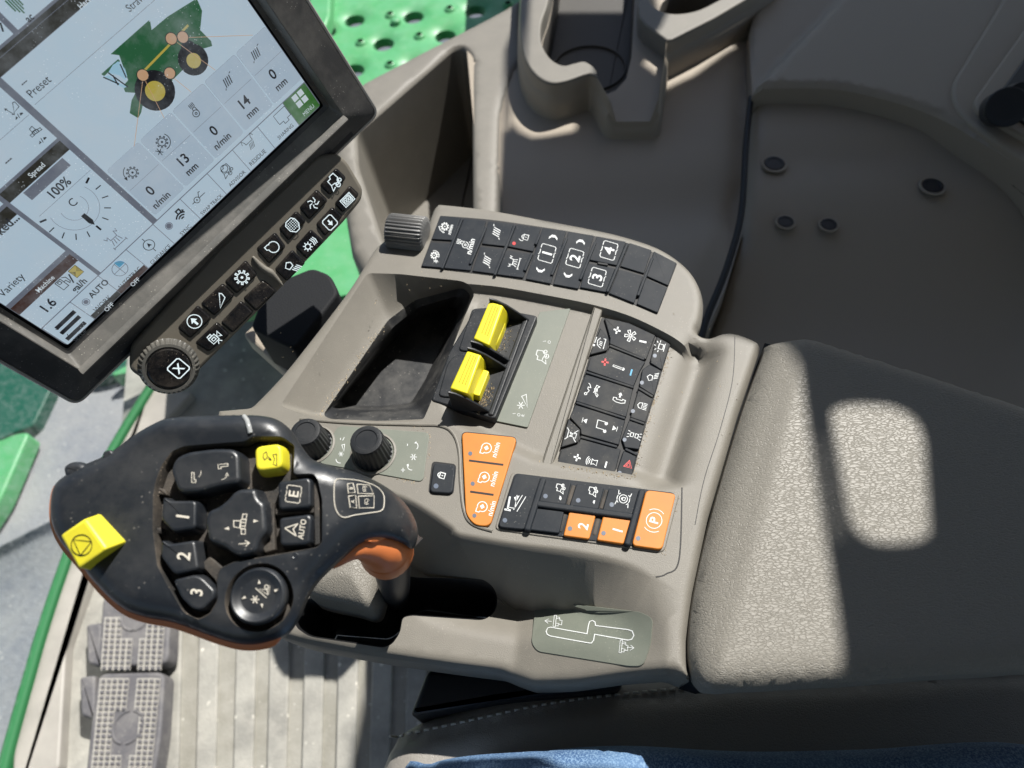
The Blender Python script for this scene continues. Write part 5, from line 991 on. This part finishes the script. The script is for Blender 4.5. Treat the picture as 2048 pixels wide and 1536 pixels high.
b = MB(); b.sheet(pl, pl_z, .03, holes=[h for c, h in hs], extra=np.vstack([c+(h-c)*k for c, h in hs for k in (1.12, 1.25, 1.4, 1.6)]), skirt=[(0, -.03)])
for c, h in hs: b.well(h, pl_z, .02, rim=0, floor=False)
b.build('deck_plate', [M_grn], plat, angle=60)
for x, y in [(775, 31), (894, 19), (716, 86), (833, 73), (775, 130), (658, 118), (1010, 10), (950, 60), (716, -12), (835, -20), (716, 188), (833, 178)]:
    c = WP(x+6, y, PZ); b = MB(); b.loops([np.column_stack([c[0]+r*np.cos(a), c[1]+r*np.sin(a), np.full(48, PZ+z)]) for r, z in ((.014, -.001), (.011, .004), (.0065, .006))], 0, cap1=False); b.loops([np.column_stack([c[0]+r*np.cos(a), c[1]+r*np.sin(a), np.full(48, PZ+z)]) for r, z in ((.0065, .006), (.005, -.002))], 1); b.build('grip_dimple', [M_grn, M_brk], plat, angle=60)
b = MB(); c = WP(792, 46, PZ); b.loops([np.column_stack([c[0]+r*np.cos(a), c[1]+r*np.sin(a), np.full(48, PZ+z)]) for r, z in ((.012, 0), (.011, .007), (.006, .010))], 0); b.build('bolt', [M_grn], plat, angle=60)
b = MB(); b.slab(ccw(G.P([(640, -200), (668, -200), (660, 30), (648, 60), (610, 60)], PZ+.03)), PZ, PZ+.03, .006); b.build('side_rail', [M_grn], plat)
b = MB(); b.slab(R4(-6, -3, 6, 8), -1.3, -1.2, .01); top(b.build('ground', [mat('ground_soil', (.10, .11, .14), .9, mottle=(3, (.14, .15, .18)))]), 'dark bare ground far below the machine', None, kind='structure')

# ================================================================ seat, person
seat = thing('seat', 'dark leather seat edge with a stitched seam, right of the ribbed mat', 'seat', tuple(WP(1100, 1450, -.14)))
sz = -.11; sp = ccw(G.P(spl([(700, 1640), (745, 1540), (775, 1475), (810, 1445), (880, 1412), (980, 1380), (1100, 1360), (1300, 1345), (1600, 1330), (2200, 1330), (2300, 1900), (1400, 2100), (700, 1900)], 5), sz))
smp = spl([WP(x, y, sz)[:2] for x, y in ((770, 1482), (850, 1472), (960, 1450), (1100, 1420), (1250, 1400), (1400, 1385), (1600, 1370), (2100, 1350))], 12, False)
def seat_z(V): d = dist(V, sp); r = .03; e = np.clip(r-d, 0, r); q = dist(V, smp, False); return sz-.9*(r-np.sqrt(np.maximum(r*r-e*e, 0)))-.003*np.exp(-(q/.0028)**2)
b = MB(); b.sheet(sp, seat_z, .006, extra=np.vstack([inset(sp, k) for k in (.002, .006, .011, .018)]), skirt=[(0, -.08)]); b.build('cushion', [M_seat], seat, angle=60)
b = MB(); L_ = np.linalg.norm(np.diff(smp, axis=0), axis=1); cu = np.r_[0, np.cumsum(L_)]; off = np.array([-.0025, .0045])
for s in np.arange(.002, cu[-1]-.004, .0062):
    p = np.array([np.interp(s+q, cu, smp[:, i]) for q in (0, .0036) for i in (0, 1)]).reshape(2, 2)+off; zz = seat_z(p)+.0003; b.tube(np.column_stack([p, zz])[[0, 1]], .0009, 6)
b.build('stitching', [mat('thread', (.5, .48, .43), .7)], seat)
b = MB(); b.slab(rnd(ccw(G.P([(855, 1338), (1250, 1350), (1240, 1378), (1000, 1400), (818, 1432)], -.10)), .004), -.2, -.10, .004); top(b.build('seat_pivot_cover', [M_sock]), 'black plastic cover wedged between console and seat cushion', 'cover')
def denim():
    m = mat('denim', (.045, .105, .235), .8, bump=(1100, .5, .0008), mottle=(26, (.10, .19, .34))); nt = m.node_tree; N = nt.nodes; K = nt.links.new; bs = N['Principled BSDF']
    old = bs.inputs['Base Color'].links[0].from_socket; g = N.new('ShaderNodeNewGeometry'); mp = N.new('ShaderNodeMapping'); mp.inputs['Rotation'].default_value = (0, 0, .75); K(g.outputs['Position'], mp.inputs['Vector'])
    mp.inputs['Scale'].default_value = (1, .22, 1); wv = N.new('ShaderNodeTexNoise'); wv.inputs['Scale'].default_value = 900; wv.inputs['Detail'].default_value = 2; K(mp.outputs[0], wv.inputs['Vector'])
    mx = N.new('ShaderNodeMix'); mx.data_type = 'RGBA'; mr_ = N.new('ShaderNodeMapRange'); mr_.inputs['From Min'].default_value = .45; mr_.inputs['From Max'].default_value = .62; K(wv.outputs['Fac'], mr_.inputs['Value']); K(mr_.outputs[0], mx.inputs[0]); K(old, mx.inputs[6]); mx.inputs[7].default_value = (.19, .31, .47, 1); K(mx.outputs[2], bs.inputs['Base Color']); return m
M_denim = denim()
per = thing('person', 'thigh in faded blue jeans of a person sitting on the dark seat', 'person', tuple(WP(1300, 1560, -.1)))
jz = -.035; jp_ = ccw(G.P(spl([(790, 1560), (850, 1520), (930, 1503), (1060, 1494), (1250, 1482), (1500, 1494), (1750, 1490), (2100, 1480), (2400, 1600), (2300, 2200), (1400, 2300), (820, 2000)], 5), jz-.02))
def jz_f(V):
    d = dist(V, jp_); r = .05; e = np.clip(r-d, 0, r); w1 = .003*np.sin(V[:, 0]*55+V[:, 1]*70)+.002*np.sin(V[:, 0]*130-V[:, 1]*60+1); return jz+.0-.85*(r-np.sqrt(np.maximum(r*r-e*e, 0)))+w1*sst(d, 0, .02)
b = MB(); b.sheet(jp_, jz_f, .006, extra=np.vstack([inset(jp_, k) for k in (.002, .006, .012, .02, .03)]), skirt=[(0, -.06)]); b.build('jeans', [M_denim], per, angle=70)

# ================================================================ added panels above the lens, out of view, shaped to throw the shadows
def to_blocker(pts, z0, zr): return [WP(x, y, z0)[:2]+SUN[:2]/SUN[2]*(zr-z0) for x, y in pts]
ZR = .78; ZR2 = 1.0
edge = to_blocker([(1619, 700), (1632, 790), (1647, 888), (1664, 985), (1681, 1086), (1697, 1184), (1709, 1284), (1712, 1348)], .016, ZR)
patch = rnd(ccw(np.array(to_blocker([(1652, 772), (1860, 778), (1882, 1080), (1708, 1090)], .016, ZR))), .03, 8)
sh0 = SUN[:2]/SUN[2]*ZR
tr = lambda pts, z: [p for p in to_blocker(pts, z, ZR)]
blockp = np.array([sh0+np.array((.75, 2.4)), sh0+np.array((.33, 1.03))]+tr([(1530, -30), (1430, 40), (1340, 80), (1292, 46), (1282, 10), (1280, -30), (1215, -30), (1205, 120), (1196, 148), (1130, 160), (1100, 163), (1074, 152), (1055, 134)], RZ-.095)+tr([(1040, 40), (1022, 90), (1012, 430)], SZ-.10)
    +tr([(1100, 412), (1250, 438), (1350, 466), (1425, 525), (1450, 600), (1446, 634), (1490, 640), (1560, 662)], .0)+edge+tr([(1500, 1402)], .004)+tr([(1180, 1425)], -.012)+tr([(1100, 1450), (760, 1450)], -.04)+tr([(700, 1545), (796, 1533), (888, 1500), (1000, 1493), (1060, 1508), (1122, 1536), (1200, 1600)], -.04)+[sh0+np.array(p) for p in ((.1, -.3), (1.6, -.3), (1.6, 2.2))])
roof2 = [(-1.6, -1.6), (2.2, -1.6), (2.2, .62), (-1.6, .62)]
blocker = thing('roof_blocker', 'added panels out of view, cut to throw the armrest and console shadows, plus a plain ceiling panel', 'blocker', tuple(np.r_[sh0+np.array([.6, .3]), ZR]))
b = MB(); b.sheet(blockp, lambda V: np.full(len(V), ZR), .2, holes=[patch]); b.build('cut_liner', [M_roofblk], blocker)  # unseen sheet added to block the sun; outline follows the wanted shadow edges
b = MB(); b.slab(ccw(np.array(roof2)), ZR2+.06, ZR2+.10, .005, bottom=True); b.build('front_liner', [M_roofblk], blocker)
b = MB(); b.sheet(blockp, lambda V: np.full(len(V), ZR+.02), .2, holes=[patch]); b.build('cut_skin', [M_grnd], blocker)
b = MB(); b.slab(rnd(ccw(np.array(to_blocker([(1085, 30), (1268, 30), (1290, 150), (1262, 210), (1200, 222), (1110, 196), (1085, 110)], -.204, ZR))), .01), ZR-.01, ZR+.01, .002, bottom=True); b.build('cup_blocker', [M_roofblk], blocker)  # extra unseen patch, added so its shadow darkens the cup well

# loose chaff and dust crumbs caught in the corners of the console
b = MB()
def crumbs(line, n, zf, spread=.0022):
    L = np.asarray(line); d = np.linalg.norm(np.diff(L, axis=0), axis=1); cu = np.r_[0, np.cumsum(d)]
    for _ in range(n):
        t = rng.uniform(0, cu[-1]); p = np.array([np.interp(t, cu, L[:, 0]), np.interp(t, cu, L[:, 1])])+rng.normal(0, spread, 2)
        z = zf(p); r0 = rng.uniform(.00018, .00048); a = rng.uniform(0, 6.28); e = np.array([math.cos(a), math.sin(a), 0])*r0*rng.uniform(1, 3.2); f = np.array([-math.sin(a), math.cos(a), 0])*r0*.6; c = np.array([p[0], p[1], z])
        V = [c-e, c+f, c+e, c-f, c+[0, 0, r0]]; b.add(V, [(0, 4, 1), (1, 4, 2), (2, 4, 3), (3, 4, 0)], 0, False)
cz = lambda p: float(con_z(np.array([p]))[0])
crumbs(G.P(z2((1110, 380), (975, 830), (850, 1250), (800, 1500))), 260, cz, .0012); crumbs(G.P(z2((140, 1410), (760, 1518))), 60, cz, .0009)
crumbs(G.P(zb((0, 1270), (230, 940), (500, 560))), 120, lambda p: .0005, .0014); crumbs(G.P(zb((1400, 1300), (1560, 940), (1780, 480))), 110, cz, .0016)
crumbs(G.P(zb((1300, 1240), (1420, 1050))), 150, lambda p: BT+.0002, .0020); crumbs(G.P(zb((1440, 760), (1560, 600))), 90, lambda p: BT+.0002, .0026)
crumbs(G.P(z3((1500, 990), (1740, 1028), (1860, 560))), 60, cz, .0012); crumbs(G.P(z3((600, 860), (1200, 950))), 40, cz, .0012)
crumbs(G.P([(830, 858), (860, 870), (846, 960), (800, 960)]), 60, cz, .0012); crumbs(G.P([(600, 700), (760, 560), (1000, 560), (1400, 640), (1480, 900), (1250, 800), (1100, 1000)]), 120, cz, .012)
top(b.build('dust_crumbs', [mat('chaff', (.50, .40, .26), .9)]), 'tan dust crumbs and chaff caught along the keypad edges', 'dust', kind='stuff')
